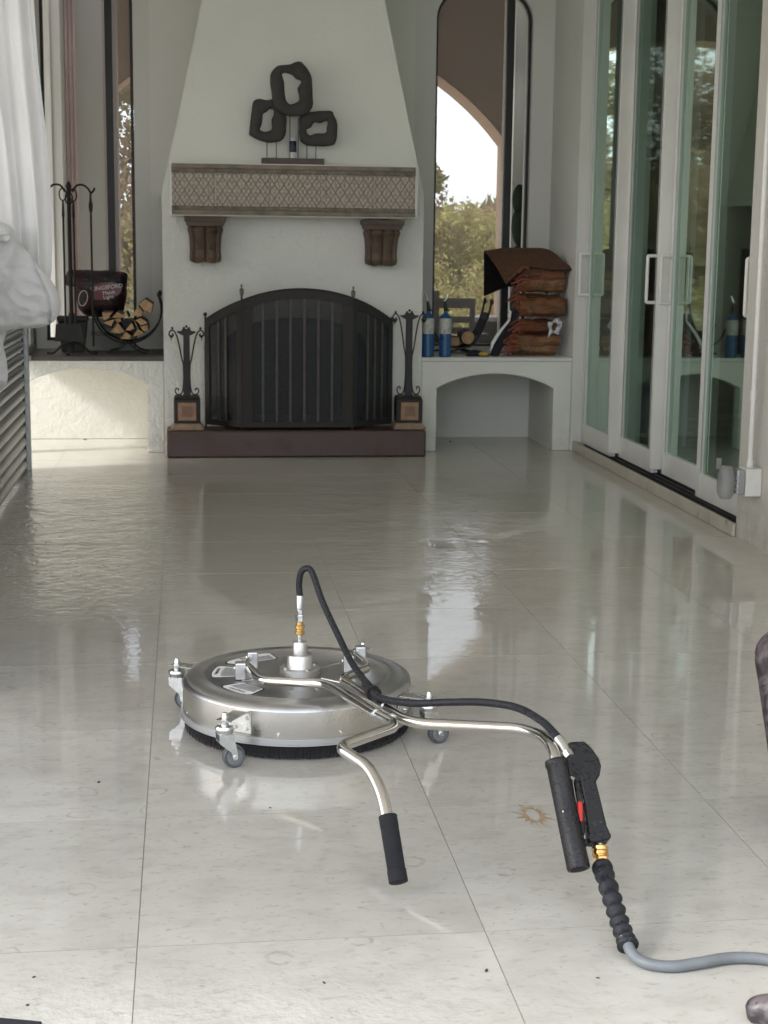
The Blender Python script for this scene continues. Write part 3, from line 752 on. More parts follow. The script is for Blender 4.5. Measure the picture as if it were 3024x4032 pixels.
def bunch(pts, yc, d, nz, sd_, name, band=False):
    rs = [1, .985, .97]+[.95-.04*k for k in range(23)]
    bm = bmesh.new(); pillow(bm, pts, yc, d, 200, nz, 5.5, sd_, .8, rings=tuple(rs))
    inner = [(1.30, -.64), (1.178, -.585), (1.12, -.556), (1.05, -.526), (.995, -.502), (.932, -.498), (.80, -.52)]
    for v in bm.verts:
        q = v.co.copy(); kx, kz = -.61, 1.23; th = math.atan2(q.x-kx, kz-q.z); d_ = math.hypot(q.x-kx, q.z-kz)
        f = min(1, d_/.12)
        w = (abs(math.sin(th*5.0+1.3*noise.noise(q*5)+3*d_))**.5-.6)*.045*f
        w += abs(noise.noise(Vector((q.x*14, 0, q.z*18))+Vector((4, 0, 0))))*.035*f+.006*noise.noise(q*30)
        if band:
            xi = inner[-1][1]
            for (z1, a_), (z2, b_) in zip(inner, inner[1:]):
                if z2 <= q.z <= z1: xi = a_+(b_-a_)*(z1-q.z)/(z1-z2)
            k = min(1, max(0, (q.x-xi)/.006+.5)); w = w*(1-k)-.022*k+.12*max(0, q.x-xi)*k
        v.co.y += w
    return obj(name, bm, 'fabric', cu, smooth=True, angle=180)
bunch([(-1.0, 1.20), (-.78, 1.262), (-.66, 1.262), (-.62, 1.20), (-.56, 1.13), (-.50, 1.06), (-.473, 1.0), (-.469, .952), (-.494, .904), (-.547, .879), (-.62, .872), (-.72, .858), (-.9, .85), (-1.05, .95)], 5.93, .08, .008, 2, 'bunched_fold', True)
bunch([(-.86, 1.28), (-.74, 1.275), (-.655, 1.245), (-.63, 1.21), (-.66, 1.195), (-.74, 1.22), (-.86, 1.23)], 5.84, .035, .006, 5, 'knot')
bunch([(-1.0, .90), (-.70, .89), (-.688, .80), (-.676, .68), (-.70, .64), (-.80, .60), (-1.0, .55)], 6.02, .035, .008, 4, 'tail')

# ------------------------------------------------------------------ sculpture on the mantel
RT = [(0.523, 2.166), (0.582, 2.173), (0.627, 2.191), (0.654, 2.184), (0.681, 2.152), (0.705, 2.109), (0.71, 2.027), (0.714, 1.965), (0.697, 1.927), (0.658, 1.9), (0.59, 1.895), (0.529, 1.912), (0.494, 1.949), (0.485, 2.007), (0.475, 2.077), (0.479, 2.121), (0.498, 2.149)]
RTI = [(0.54, 2.119), (0.563, 2.127), (0.597, 2.117), (0.62, 2.095), (0.643, 2.085), (0.641, 2.07), (0.627, 2.044), (0.635, 2.007), (0.631, 1.978), (0.59, 1.96), (0.567, 1.976), (0.557, 2.005), (0.555, 2.061), (0.551, 2.086)]
RL = [(0.394, 1.983), (0.424, 1.989), (0.462, 1.983), (0.50, 1.985), (0.546, 1.935), (0.567, 1.898), (0.566, 1.823), (0.554, 1.782), (0.527, 1.759), (0.45, 1.754), (0.366, 1.789), (0.362, 1.819), (0.374, 1.923), (0.382, 1.964)]
RLI = [(0.439, 1.906), (0.458, 1.918), (0.474, 1.934), (0.497, 1.93), (0.495, 1.904), (0.487, 1.877), (0.485, 1.825), (0.451, 1.813), (0.422, 1.824), (0.431, 1.854)]
RR = [(0.661, 1.918), (0.704, 1.927), (0.815, 1.932), (0.835, 1.907), (0.854, 1.855), (0.847, 1.773), (0.82, 1.742), (0.7, 1.738), (0.67, 1.747), (0.642, 1.772), (0.637, 1.843), (0.642, 1.899)]
RRI = [(0.681, 1.826), (0.704, 1.841), (0.723, 1.864), (0.758, 1.866), (0.789, 1.877), (0.798, 1.869), (0.793, 1.843), (0.785, 1.813), (0.731, 1.808), (0.704, 1.799), (0.687, 1.807)]
def ringform(outer, inner, yc, d):
    N = 72
    def resample(pts):
        P = catmull([(x, 0, z) for x, z in pts], 8, True); c = sum(P, Vector())/len(P)
        ang = sorted((math.atan2(p.z-c.z, p.x-c.x), p) for p in P)
        # even arc-length sampling starting at the angle nearest zero
        L = [0.]; Q = [a[1] for a in ang]
        for a, b in zip(Q, Q[1:]+Q[:1]): L.append(L[-1]+(b-a).length)
        out = []
        for k in range(N):
            s_ = L[-1]*k/N; i = max(j for j in range(len(Q)) if L[j] <= s_+1e-9)
            f = (s_-L[i])/max(L[i+1]-L[i], 1e-9); out.append(Q[i].lerp(Q[(i+1) % len(Q)], f))
        return out
    O, I = resample(outer), resample(inner); bm = bmesh.new(); M_ = 12; R = []
    for k in range(N):
        ring = []
        for j in range(M_):
            a = 2*PI*j/M_; ca, sa = math.cos(a), math.sin(a)
            sq = lambda q: math.copysign(abs(q)**.62, q)
            f = .5+.5*sq(ca); p = I[k].lerp(O[k], f); v = Vector((p.x, yc+d*sq(sa), p.z))
            ring.append(bm.verts.new(v+noise.noise_vector(v*30)*.0022))
        R.append(ring)
    for k in range(N):
        A, C = R[k], R[(k+1) % N]
        for j in range(M_): bm.faces.new((A[j], A[(j+1) % M_], C[(j+1) % M_], C[j]))
    return bm
t = thing('ring_sculpture', 'dark abstract sculpture of three carved rings standing on the mantel', 'sculpture', (.6, 8.8, 1.632))
obj('base', B(.428, .776, 8.765, 8.835, 1.6325, 1.668), 'sculpt_base', t, bevel=.004)
obj('ring', ringform(RT, RTI, 8.785, .020), 'sculpt', t, smooth=True, angle=180)
obj('ring', ringform(RL, RLI, 8.825, .020), 'sculpt', t, smooth=True, angle=180)
obj('ring', ringform(RR, RRI, 8.825, .020), 'sculpt', t, smooth=True, angle=180)
for x, z, y in ((.459, 1.765, 8.815), (.511, 1.765, 8.815), (.585, 1.905, 8.79), (.631, 1.905, 8.79), (.682, 1.75, 8.815), (.732, 1.75, 8.815)):
    obj('rod', T([(x, y, 1.6682), (x, y, z)], .0026, 6), 'iron', t)
t = thing('candle_jar', 'small white jar with navy label behind the ring sculpture', 'jar', (.608, 8.885, 1.633))
obj('body', LT([(0, 1.6335), (.019, 1.6335), (.020, 1.636), (.020, 1.775), (.018, 1.786), (0, 1.786)], (.608, 8.885), 20), 'paper_white', t, smooth=True)
obj('label_band', LT([(.0203, 1.706), (.0206, 1.7065), (.0206, 1.767), (.0203, 1.7675)], (.608, 8.885), 20), 'navy', t, smooth=True)

# ------------------------------------------------------------------ fire screen
t = thing('fire_screen', 'black iron three-panel arched fire screen on the hearth', 'fire screen', (.63, 8.74, .156))
HZ = .1565
def arcz(x): # common arched top
    u = (x-.648)/.54; return .946-.165*u*u-.02*u**4
def panel(pl, pr, bars, edge_w):
    """panel between posts pl and pr (x,y)"""
    (xa, ya), (xb, yb) = pl, pr; n = 14
    L = math.hypot(xb-xa, yb-ya); ang = math.atan2(yb-ya, xb-xa)
    def at(u, off=0, z=0): return Vector((xa+(xb-xa)*u-math.sin(ang)*off, ya+(yb-ya)*u+math.cos(ang)*off, z))
    f = bmesh.new(); m_ = bmesh.new(); ew = .030/L
    def slab(bm, u0, u1, zf0, zf1, o0, o1, k=1):
        R = []
        for i in range(k+1):
            u = u0+(u1-u0)*i/k
            R.append([bm.verts.new(at(u, o, zf(u))) for zf in (zf0, zf1) for o in (o0, o1)])
        for A, C in zip(R, R[1:]):
            for a, b in ((0, 1), (1, 3), (3, 2), (2, 0)): bm.faces.new((A[a], A[b], C[b], C[a]))
        for Q in (R[0], R[-1]): bm.faces.new((Q[0], Q[1], Q[3], Q[2]))
    top = lambda u: arcz(xa+(xb-xa)*u)
    slab(f, 0, 1, lambda u: top(u)-.05, top, -.006, .004, n)
    slab(f, 0, 1, lambda u: HZ+.012, lambda u: HZ+.045, -.006, .004)
    slab(f, 0, edge_w/L, lambda u: HZ+.0455, lambda u: top(u)-.0505, -.006, .004, 2); slab(f, 1-edge_w/L, 1, lambda u: HZ+.0455, lambda u: top(u)-.0505, -.006, .004, 2)
    obj('frame', f, 'rust_iron', t, bevel=.001, seg=1)
    slab(m_, 0.01, .99, lambda u: HZ+.02, lambda u: top(u)-.01, .0045, .0055, n); obj('mesh', m_, 'spark', t)
    for x in bars:
        u = (x-xa)/(xb-xa); b = bmesh.new(); slab(b, u-.007/L, u+.007/L, lambda q: HZ+.046, lambda q: top(q)-.051, -.0045, .002)
        obj('bar', b, 'bar_grey', t)
    lip = [at(u, -.001, top(u)+.004) for u in [i/n for i in range(n+1)]]; obj('rim', T(lip, .0055, 6), 'iron', t)
panel((.314, 8.72), (.937, 8.72), [.43, .508, .585, .664, .742, .821], .056)
panel((.111, 8.885), (.309, 8.725), [.185, .225], .030)
panel((.942, 8.725), (1.183, 8.885), [1.03, 1.075, 1.12], .028)
for x, y, zt, urn in ((.3115, 8.72, .905, 1), (.9395, 8.72, .898, 1), (.1105, 8.886, .79, 0), (1.1845, 8.886, .772, 0)):
    ps = obj('post', T([(x, y, HZ), (x, y, zt)], .0055, 8), 'iron', t, smooth=True)
    if urn:
        pf = [(0, zt), (.006, zt), (.010, zt+.012), (.0125, zt+.03), (.012, zt+.036), (.014, zt+.038), (.006, zt+.046), (.003, zt+.052), (.006, zt+.056), (.0065, zt+.062), (.0035, zt+.068), (0, zt+.069)]
        o = obj('finial', LT(pf, (x, y), 14), simple('pewter', (.16, .14, .12), .4, metal=.7), ps, smooth=True); 
    else:
        fb = bmesh.new(); bmesh.ops.create_icosphere(fb, subdivisions=2, radius=.0115, matrix=Matrix.Translation((x, y, zt+.008))); obj('finial', fb, 'iron', ps, smooth=True)
rv = bmesh.new()
for k in range(6):
    for xx, yy in ((.126, 8.866), (.292, 8.732)): bmesh.ops.create_icosphere(rv, subdivisions=1, radius=.0028, matrix=Matrix.Translation((xx, yy, .25+k*.085)))
obj('rivets', rv, 'iron', t)['kind'] = 'stuff'

# ------------------------------------------------------------------ pair of iron hearth ornaments
def ornament(label, x, zb, ztop, y, bw, yaw_):
    t = thing('iron_ornament', label, 'hearth ornament', (x, y, zb), 'iron ornaments on the hearth')
    h = bw/2; d = h*.9
    bb = bmesh.new()
    for s0_, s1_, z0, z1 in ((1, .99, 0, .012), (.99, .84, .012, .030), (.82, .78, .030, .036)):
        A = [bb.verts.new((x+sx*h*s0_, y+sy*d*s0_, zb+z0)) for sx, sy in ((-1, -1), (1, -1), (1, 1), (-1, 1))]
        C = [bb.verts.new((x+sx*h*s1_, y+sy*d*s1_, zb+z1)) for sx, sy in ((-1, -1), (1, -1), (1, 1), (-1, 1))]
        for i in range(4): bb.faces.new((A[i], A[(i+1) % 4], C[(i+1) % 4], C[i]))
        bb.faces.new(A[::-1]); bb.faces.new(C)
    obj('stone_base', bb, 'stone_base', t, bevel=.002, seg=1)
    z0 = zb+.0365; bh = .138; hb = h*.80
    ib = obj('iron_box', B(x-hb, x+hb, y-hb*.9, y+hb*.9, z0, z0+bh), 'rust_iron', t, bevel=.006)
    obj('cap', B(x-hb*.94, x+hb*.94, y-hb*.84, y+hb*.84, z0+bh+.0005, z0+bh+.012), 'rust_iron', t, bevel=.004)
    yf = y-hb*.9
    tb_ = bmesh.new(); q = hb*.68; zc = z0+bh*.49
    box(tb_, x-q, x+q, yf-.004, yf-.0005, zc-q, zc+q); obj('tile', tb_, 'terracotta', t, bevel=.002)
    tb_ = bmesh.new(); box(tb_, x-q*.58, x+q*.58, yf-.0058, yf-.0042, zc-q*.58, zc+q*.58); obj('tile_centre', tb_, simple('darker_terracotta', (.22, .13, .09), .8, bump=.001), t, bevel=.001, seg=1)
    zc0 = z0+bh+.0125; H = ztop-zc0
    cb_ = bmesh.new(); w = .0185
    for (a, wa), (b, wb) in (((0, 1.12), (.25, 1.08)), ((.25, 1.08), (.6, .98)), ((.6, .98), (1, .98))):
        A = [cb_.verts.new((x+sx*w*wa, y+sy*w*wa*.8, zc0+H*a)) for sx, sy in ((-1, -1), (1, -1), (1, 1), (-1, 1))]
        C = [cb_.verts.new((x+sx*w*wb, y+sy*w*wb*.8, zc0+H*b)) for sx, sy in ((-1, -1), (1, -1), (1, 1), (-1, 1))]
        for i in range(4): cb_.faces.new((A[i], A[(i+1) % 4], C[(i+1) % 4], C[i]))
    bmesh.ops.remove_doubles(cb_, verts=cb_.verts[:], dist=1e-5); obj('column', cb_, 'iron', t)
    cap = bmesh.new(); prism(cap, [(x-.022, ztop-.014), (x+.022, ztop-.014), (x+.055, ztop+.004), (x+.05, ztop+.009), (x+.028, ztop+.010), (x+.022, ztop+.022), (x-.022, ztop+.022), (x-.028, ztop+.010), (x-.05, ztop+.009), (x-.055, ztop+.004)], y-.014, y+.014)
    for dx, dz in ((-.014, .026), (0, .036), (.014, .026)): bmesh.ops.create_icosphere(cap, subdivisions=2, radius=.0075, matrix=Matrix.Translation((x+dx, y, ztop+dz)))
    obj('capital', cap, 'iron', t, smooth=True, angle=35)
    for s_ in (-1, 1):
        hi = [(.018, .50), (.029, .62), (.044, .84), (.059, .985), (.077, 1.04), (.093, 1.015), (.096, .965), (.083, .935), (.073, .965), (.080, .99)]
        P = catmull([(x+s_*a, y, zc0+b*H if True else 0) for a, b in hi], 5)
        obj('scroll', T(P, .0042, 7), 'iron', t, smooth=True)
        lo = [(.019, .50), (.0175, .30), (.022, .10), (.034, .018), (.054, .012), (.066, .06), (.060, .105), (.048, .10), (.050, .07)]
        P = catmull([(x+s_*a, y, zc0+b*H+.004) for a, b in lo], 5)
        obj('scroll', T(P, .0040, 7), 'iron', t, smooth=True)
        dr = bmesh.new(); bmesh.ops.create_icosphere(dr, subdivisions=2, radius=.0075, matrix=Matrix.Translation((x+s_*.079, y, ztop+.026)))
        obj('ball', dr, 'iron', t, smooth=True); dr = bmesh.new()
        tube(dr, [(x+s_*.085, y, ztop-.012), (x+s_*.085, y, ztop-.022), (x+s_*.085, y, ztop-.030), (x+s_*.085, y, ztop-.042)], [.0085, .0075, .003, .002], 8)
        obj('drop', dr, 'iron', t, smooth=True)
ornament('black iron ornament with scrolls and tile inset at the left end of the hearth', .003, .1562, .698, 8.785, .187, 0)
ornament('taller black iron ornament with scrolls at the right end of the hearth', 1.270, .1562, .795, 8.785, .187, 0)

# ------------------------------------------------------------------ left shelf
LS = .5535
# fire tools
t = thing('fire_tool_stand', 'black iron fire tool stand with arched arms on the left shelf', 'tool stand', (-.653, 9.1, LS))
obj('post', T([(-.653, 9.1, LS+.01), (-.653, 9.1, 1.50)], .011, 8), 'iron', t, smooth=True)
for s_ in (-1, 1):
    P = catmull([(-.653+s_*.02, 9.1, 1.475), (-.653+s_*.045, 9.1, 1.51), (-.653+s_*.08, 9.1, 1.515), (-.653+s_*.108, 9.1, 1.495), (-.653+s_*.122, 9.1, 1.475), (-.653+s_*.138, 9.1, 1.482), (-.653+s_*.146, 9.1, 1.50)], 5)
    obj('arm', T(P, .0062, 7), 'iron', t, smooth=True)
P = catmull([(-.653, 9.088, 1.42+.048*k) for k in range(3)], 3)
obj('finial', T([(-.653, 9.1, 1.49), (-.653, 9.1, 1.505), (-.653, 9.1, 1.525), (-.653, 9.1, 1.535)], [.012, .017, .010, .003], 8), 'iron', t, smooth=True)
for a, b in ((-.13, .0), (.13, .0), (-.02, -.11)):
    P = catmull([(-.653, 9.1, LS+.075), (-.653+a*.4, 9.1+b*.4, LS+.055), (-.653+a*.8, 9.1+b*.8, LS+.010), (-.653+a, 9.1+b, LS+.006), (-.653+a*1.1, 9.1+b*1.1, LS+.012)], 5)
    obj('foot', T(P, .0065, 7), 'iron', t, smooth=True)
def hung(name, label, cat, x, y, ztop, zbot, kind):
    t = thing(name, label, cat, (x, y, zbot), 'fire tools hanging on the stand')
    ring = [(x+.020*math.sin(a), y, ztop-.03+.034*math.cos(a)) for a in [2*PI*k/16 for k in range(16)]]
    obj('ring', T(ring, .0045, 6, closed=True), 'iron', t, smooth=True)
    obj('rod', T([(x, y, ztop-.064), (x, y, ztop-.15), (x, y, ztop-.16), (x, y, zbot+.1)], [.005, .0085, .006, .006], 8), 'iron', t, smooth=True)
    if kind == 'shovel': bm = PR([(x-.055, zbot+.10), (x+.055, zbot+.10), (x+.065, zbot), (x-.065, zbot)], y-.008, y+.004)
    elif kind == 'brush': bm = PR([(x-.028, zbot+.10), (x+.028, zbot+.10), (x+.045, zbot), (x-.045, zbot)], y-.02, y+.02)
    elif kind == 'poker': bm = T(catmull([(x, y, zbot+.11), (x, y, zbot+.05), (x, y, zbot), (x+.0, y, zbot-.0)], 2), .006, 6)
    else: bm = T([(x-.012, y, zbot+.15), (x-.018, y, zbot+.05), (x-.006, y, zbot)], .005, 6); tube(bm, [(x+.012, y, zbot+.15), (x+.018, y, zbot+.05), (x+.006, y, zbot)], .005, 6)
    obj({'shovel': 'blade', 'brush': 'bristle_head', 'poker': 'tip', 'tongs': 'jaw'}[kind], bm, 'iron', t)
hung('fire_shovel', 'black fire shovel hanging leftmost on the tool stand', 'fire shovel', -.684, 9.065, 1.49, .63, 'shovel')
hung('fire_brush', 'black hearth brush hanging just right of the stand post', 'hearth brush', -.626, 9.065, 1.487, .63, 'brush')
hung('fire_tongs', 'black fire tongs hanging in the middle, behind the stand post', 'fire tongs', -.655, 9.135, 1.47, .64, 'tongs')
t = thing('fire_poker', 'black iron poker hanging alone from the right arm of the tool stand', 'poker', (-.531, 9.1, .6), 'fire tools hanging on the stand')
obj('shaft', T([(-.531, 9.1, 1.48), (-.531, 9.1, 1.43), (-.531, 9.1, 1.405), (-.531, 9.1, 1.375), (-.531, 9.1, 1.36), (-.531, 9.1, .60)], [.006, .007, .0125, .0105, .006, .006], 8), 'iron', t, smooth=True)
obj('hook', T(catmull([(-.531, 9.1, 1.475), (-.522, 9.1, 1.47), (-.512, 9.1, 1.485), (-.508, 9.1, 1.50)], 4), .004, 6), 'iron', t, smooth=True)
# dark ash bucket seen behind the tools
t = thing('ash_box', 'dark metal ash box behind the fire tools', 'ash box', (-.655, 9.33, LS))
obj('body', PR([(-.725, LS+.001), (-.595, LS+.001), (-.575, .735), (-.745, .735)], 9.26, 9.34), 'iron', t, bevel=.004)
obj('lid', B(-.75, -.57, 9.25, 9.35, .7355, .765), 'iron', t, bevel=.005)
# printed carton
t = thing('cardboard_carton', 'grey printed carton standing behind the log rack', 'carton', (-.47, 9.46, LS))
obj('body', B(-.63, -.30, 9.40, 9.52, LS, .745), 'carton', t, bevel=.003)
for s_, z, sz in (('PURE', .70, .032), ('MOUNTAIN', .655, .038)): text('lettering', s_, sz, MAT['ink'], t, facing(-.46, 9.3985, z))
# charcoal bag
bagp = [(-.707, 1.005), (-.667, 1.034), (-.54, 1.030), (-.413, 1.026), (-.347, 1.012), (-.338, .96), (-.344, .905), (-.360, .84), (-.373, .793), (-.44, .770), (-.507, .759), (-.597, .762), (-.632, .791), (-.640, .86), (-.645, .925), (-.700, .935), (-.716, .965)]
t = thing('charcoal_bag', 'crumpled dark red and navy charcoal bag lying on the grey carton', 'charcoal bag', (-.52, 9.40, .75))
obj('bag', PL(bagp, 9.42, .085, n=68, nz=.014, nscale=11, seed=1, flat=.7), 'bag', t, smooth=True, angle=180)
rdm = simple('red_print', (.13, .012, .018), .35)
lb = bmesh.new(); P = catmull([(-.55, 0, .905), (-.53, 0, .945), (-.46, 0, .962), (-.395, 0, .955), (-.372, 0, .925), (-.40, 0, .885), (-.46, 0, .865), (-.53, 0, .862)], 5, True)
def dome(x, z): # front skin of the bag
    return 9.322+.10*((x+.50)/.22)**2*.35+.03*((z-.90)/.14)**2
vs = [lb.verts.new((p.x, dome(p.x, p.z)-.009, p.z)) for p in P]; lb.faces.new(vs); bmesh.ops.triangulate(lb, faces=lb.faces[:])
obj('red_badge', lb, rdm, t)
def bagtext(s_, x, z, size, tilt, mat):
    o = text('lettering', s_, size, mat, t, facing(x, 0, z, 0, tilt))
    for v in o.data.vertices: v.co.y = dome(v.co.x, v.co.z)-.0120+v.co.y*.5
bagtext('KINGSFORD', -.460, .932, .034, -.13, MAT['paper_white'])
bagtext('Match', -.448, .902, .030, -.1, MAT['paper_white'])
bagtext('Light', -.452, .876, .030, -.1, MAT['paper_white'])
ov = bmesh.new(); P = [(-.60+.026*math.cos(a)+.006*math.sin(a), 0, .868+.045*math.sin(a)) for a in [2*PI*k/24 for k in range(24)]]
tube(ov, [(x, dome(x, z)-.004, z) for x, y, z in P], .002, 5, closed=True); obj('oval_emblem', ov, 'paper_white', t)
# log rack and split logs
def rack(label, cx, cz, R, y0, y1, a0, a1, foot, right):
    t = thing('log_rack', label, 'log rack', (cx, (y0+y1)/2, LS), 'curved iron log racks')
    for y in (y0, y1):
        P = [(cx+R*math.sin(a), y, cz-R*math.cos(a)) for a in [a0+(a1-a0)*k/24 for k in range(25)]]
        if right: P[-1] = (P[-1][0]+.004, y, P[-1][2])
        obj('hoop', T(P, .0058, 7), 'iron', t, smooth=True)
        obj('finial', T([P[-1], (P[-1][0]+.003, y, P[-1][2]+.014), (P[-1][0]+.003, y, P[-1][2]+.03)], [.009, .014, .006], 8), 'iron', t, smooth=True)
        for s_ in (-1, 1):
            zc = cz-R
            obj('foot', T(catmull([(cx+s_*.005, y, zc-.002), (cx+s_*.03, y, zc-.02), (cx+s_*.06, y, zc-.045), (cx+s_*foot, y, LS+.006)], 4), .0055, 7), 'iron', t, smooth=True)
    for a in (a0*.95, a0*.5, 0, a1*.5, a1*.95):
        obj('cross_bar', T([(cx+R*math.sin(a), y0, cz-R*math.cos(a)), (cx+R*math.sin(a), y1, cz-R*math.cos(a))], .004, 6), 'iron', t)
    return t
rack('curved black iron log rack holding split wood on the left shelf', -.335, .815, .195, 9.10, 9.34, -1.45, 1.95, .115, False)
logs = [[(-.479, .796), (-.418, .796), (-.45, .757), (-.471, .752)], [(-.423, .766), (-.392, .801), (-.349, .779), (-.362, .768)], [(-.472, .739), (-.406, .759), (-.428, .717)],
 [(-.408, .761), (-.371, .766), (-.371, .744), (-.398, .739)], [(-.433, .682), (-.389, .74), (-.35, .687), (-.381, .674)], [(-.362, .784), (-.34, .801), (-.323, .766)],
 [(-.31, .78), (-.269, .837), (-.244, .802), (-.253, .775)], [(-.292, .753), (-.257, .767), (-.218, .74), (-.249, .723)], [(-.301, .766), (-.271, .705), (-.289, .727)],
 [(-.307, .656), (-.276, .705), (-.237, .679)], [(-.269, .846), (-.229, .877), (-.186, .846), (-.196, .793), (-.243, .811)], [(-.346, .696), (-.31, .74), (-.293, .705), (-.324, .691)],
 [(-.377, .643), (-.346, .687), (-.311, .661), (-.329, .643)], [(-.262, .714), (-.218, .732), (-.214, .696), (-.241, .687)]]
def log(poly, y0, y1, label, group):
    cx = sum(p[0] for p in poly)/len(poly); cz = sum(p[1] for p in poly)/len(poly)
    poly = [(cx+(a-cx)*.97, cz+(b-cz)*.97) for a, b in poly]
    t = thing('firewood_log', label, 'firewood', (cx, (y0+y1)/2, cz), group)
    bm = PR(poly, y0+.003, y1); n = len(bm.faces)
    obj('bark', bm, 'bark', t)
    f = PR([(cx+(a-cx)*.985, cz+(b-cz)*.985) for a, b in poly], y0, y0+.0028); obj('cut_end', f, 'log_end', t)
for i, q in enumerate(logs):
    yo = random.uniform(-.012, .012)
    nm = {10: 'topmost split log, a large wedge tipped up at the right of the left iron rack', 6: 'upright split log just under the topmost one in the left iron rack', 0: 'split log at the top left end of the left iron rack', 12: 'lowest split log lying at the bottom of the left iron rack', 4: 'broad wedge log low on the left side of the left iron rack'}
    log(q, 9.07+yo, 9.36, nm.get(i, 'split firewood log with pale cut end in the middle of the left iron rack'), 'split logs in the left rack')

# ------------------------------------------------------------------ right shelf
RSZ = .5535
def propane(x, y, label, tx, ty):
    t = thing('torch_cylinder', label, 'gas torch', (x, y, RSZ), 'blue gas torches on the right shelf'); r = .0355; z = RSZ
    obj('cylinder', LT([(0, z), (r-.004, z), (r, z+.004), (r, z+.135), (0, z+.135)], (x, y), 24), 'blue_can', t, smooth=True)
    obj('label_wrap', LT([(r, z+.1355), (r+.0006, z+.1355), (r+.0006, z+.225), (r, z+.225)], (x, y), 24), 'can_label', t, smooth=True)
    obj('shoulder', LT([(r, z+.2255), (r-.003, z+.236), (r-.018, z+.250), (.012, z+.255), (.012, z+.265), (0, z+.265)], (x, y), 24), 'blue_can', t, smooth=True)
    obj('valve', T([(x, y, z+.2655), (x, y, z+.285), (x-.004, y, z+.31), (x-.008, y, z+.325)], [.012, .012, .009, .007], 10), 'plastic_black', t, smooth=True)
    obj('nozzle', T(catmull([(x-.008, y, z+.322), (x+tx*.5, y, z+.345), (x+tx, y, z+ty)], 5), .0042, 8), 'zinc', t, smooth=True)
    obj('trigger', T([(x, y-.012, z+.285), (x+.018, y-.016, z+.268)], .0045, 6), 'plastic_black', t)
propane(1.411, 8.98, 'gas torch on a blue cylinder standing next to the iron ornament', -.022, .372)
propane(1.512, 8.98, 'gas torch on a blue cylinder, the one nearer the wood basket', .014, .368)
R2 = thing('log_basket', 'black iron log basket with perforated side on the right shelf', 'log basket', (1.65, 9.3, RSZ))
for y in (9.2, 9.42):
    P = catmull([(1.825, y, .853), (1.815, y, .80), (1.801, y, .757), (1.757, y, .66), (1.711, y, .606), (1.633, y, .59), (1.554, y, .61), (1.499, y, .659), (1.465, y, .73)], 5)
    obj('hoop', T(P, .0065, 7), 'iron', R2, smooth=True)
    obj('finial', T([(1.825, y, .85), (1.832, y, .865), (1.828, y, .885)], [.008, .013, .006], 8), 'iron', R2, smooth=True)
    for s_ in (-1, 1): obj('foot', T(catmull([(1.633+s_*.01, y, .588), (1.633-s_*.035, y, .572), (1.633-s_*.11, y, RSZ+.006)], 4), .006, 7), 'iron', R2, smooth=True)
# expanded lattice side
lt = bmesh.new()
def cyl(u, v): # u along the hoop from top, v across
    pts = [Vector((1.815, 0, .80)), Vector((1.801, 0, .757)), Vector((1.757, 0, .66)), Vector((1.711, 0, .606)), Vector((1.633, 0, .59))]
    k = u*(len(pts)-1); i = min(int(k), len(pts)-2); p = pts[i].lerp(pts[i+1], k-i); p.y = 9.2+.22*v; return p
for k in range(-12, 26):
    for dr in (1, -1):
        P = []
        for s_ in range(0, 25):
            u = s_/24; v = (k/14+dr*u*1.4) if dr > 0 else (k/14-u*1.4+.6)
            if 0 <= v <= 1: P.append(cyl(u, v))
        if len(P) > 2: tube(lt, P, .0022, 4)
obj('lattice', lt, 'iron', R2)
t = thing('firewood_log', 'round log with pale sawn end in the right basket', 'firewood', (1.69, 9.3, .65))
obj('bark', T([(1.691, 9.215, .652), (1.70, 9.42, .655)], .040, 16), 'bark', t, smooth=True); obj('cut_end', T([(1.691, 9.2118, .652), (1.691, 9.2148, .652)], .0385, 16), 'log_end', t)
t = thing('firewood_log', 'small square log behind the blue gas torches', 'firewood', (1.6, 9.3, .63))
obj('bark', B(1.585, 1.643, 9.23, 9.42, .600, .655), 'bark', t, bevel=.004); obj('cut_end', B(1.588, 1.640, 9.2265, 9.2295, .603, .652), 'log_end', t)
t = thing('work_glove', 'black and yellow work gloves lying on the right shelf', 'gloves', (1.72, 9.02, RSZ))
obj('palm', PL([(1.651, .562), (1.68, .585), (1.72, .588), (1.76, .578), (1.79, .566), (1.785, .556), (1.72, .555), (1.66, .5555)], 9.05, .045, n=32, nz=.004, nscale=30, seed=3), 'dark_fabric', t, smooth=True)
obj('cuff', PL([(1.72, .570), (1.745, .584), (1.775, .577), (1.772, .560), (1.735, .557)], 9.005, .012, n=20, nz=.003, nscale=40, seed=6), 'yellow', t, smooth=True)
t = thing('hand_saw_sheath', 'curved black sheath with a white edge leaning on the firewood', 'sheath', (1.8, 9.03, RSZ))
P = [(1.795, .556), (1.81, .60), (1.84, .66), (1.88, .715), (1.91, .755), (1.925, .81), (1.945, .835), (1.965, .815), (1.962, .765), (1.94, .70), (1.90, .645), (1.865, .60), (1.845, .556)]
obj('sheath', PR(P, 9.02, 9.05), 'dark_fabric', t, bevel=.006)
P = [(1.792, .58), (1.806, .615), (1.835, .67), (1.875, .727), (1.905, .766), (1.912, .82), (1.898, .83), (1.90, .775), (1.865, .735), (1.825, .685), (1.795, .635)]
obj('white_edge', PR(P, 9.012, 9.022), 'paper_white', t)
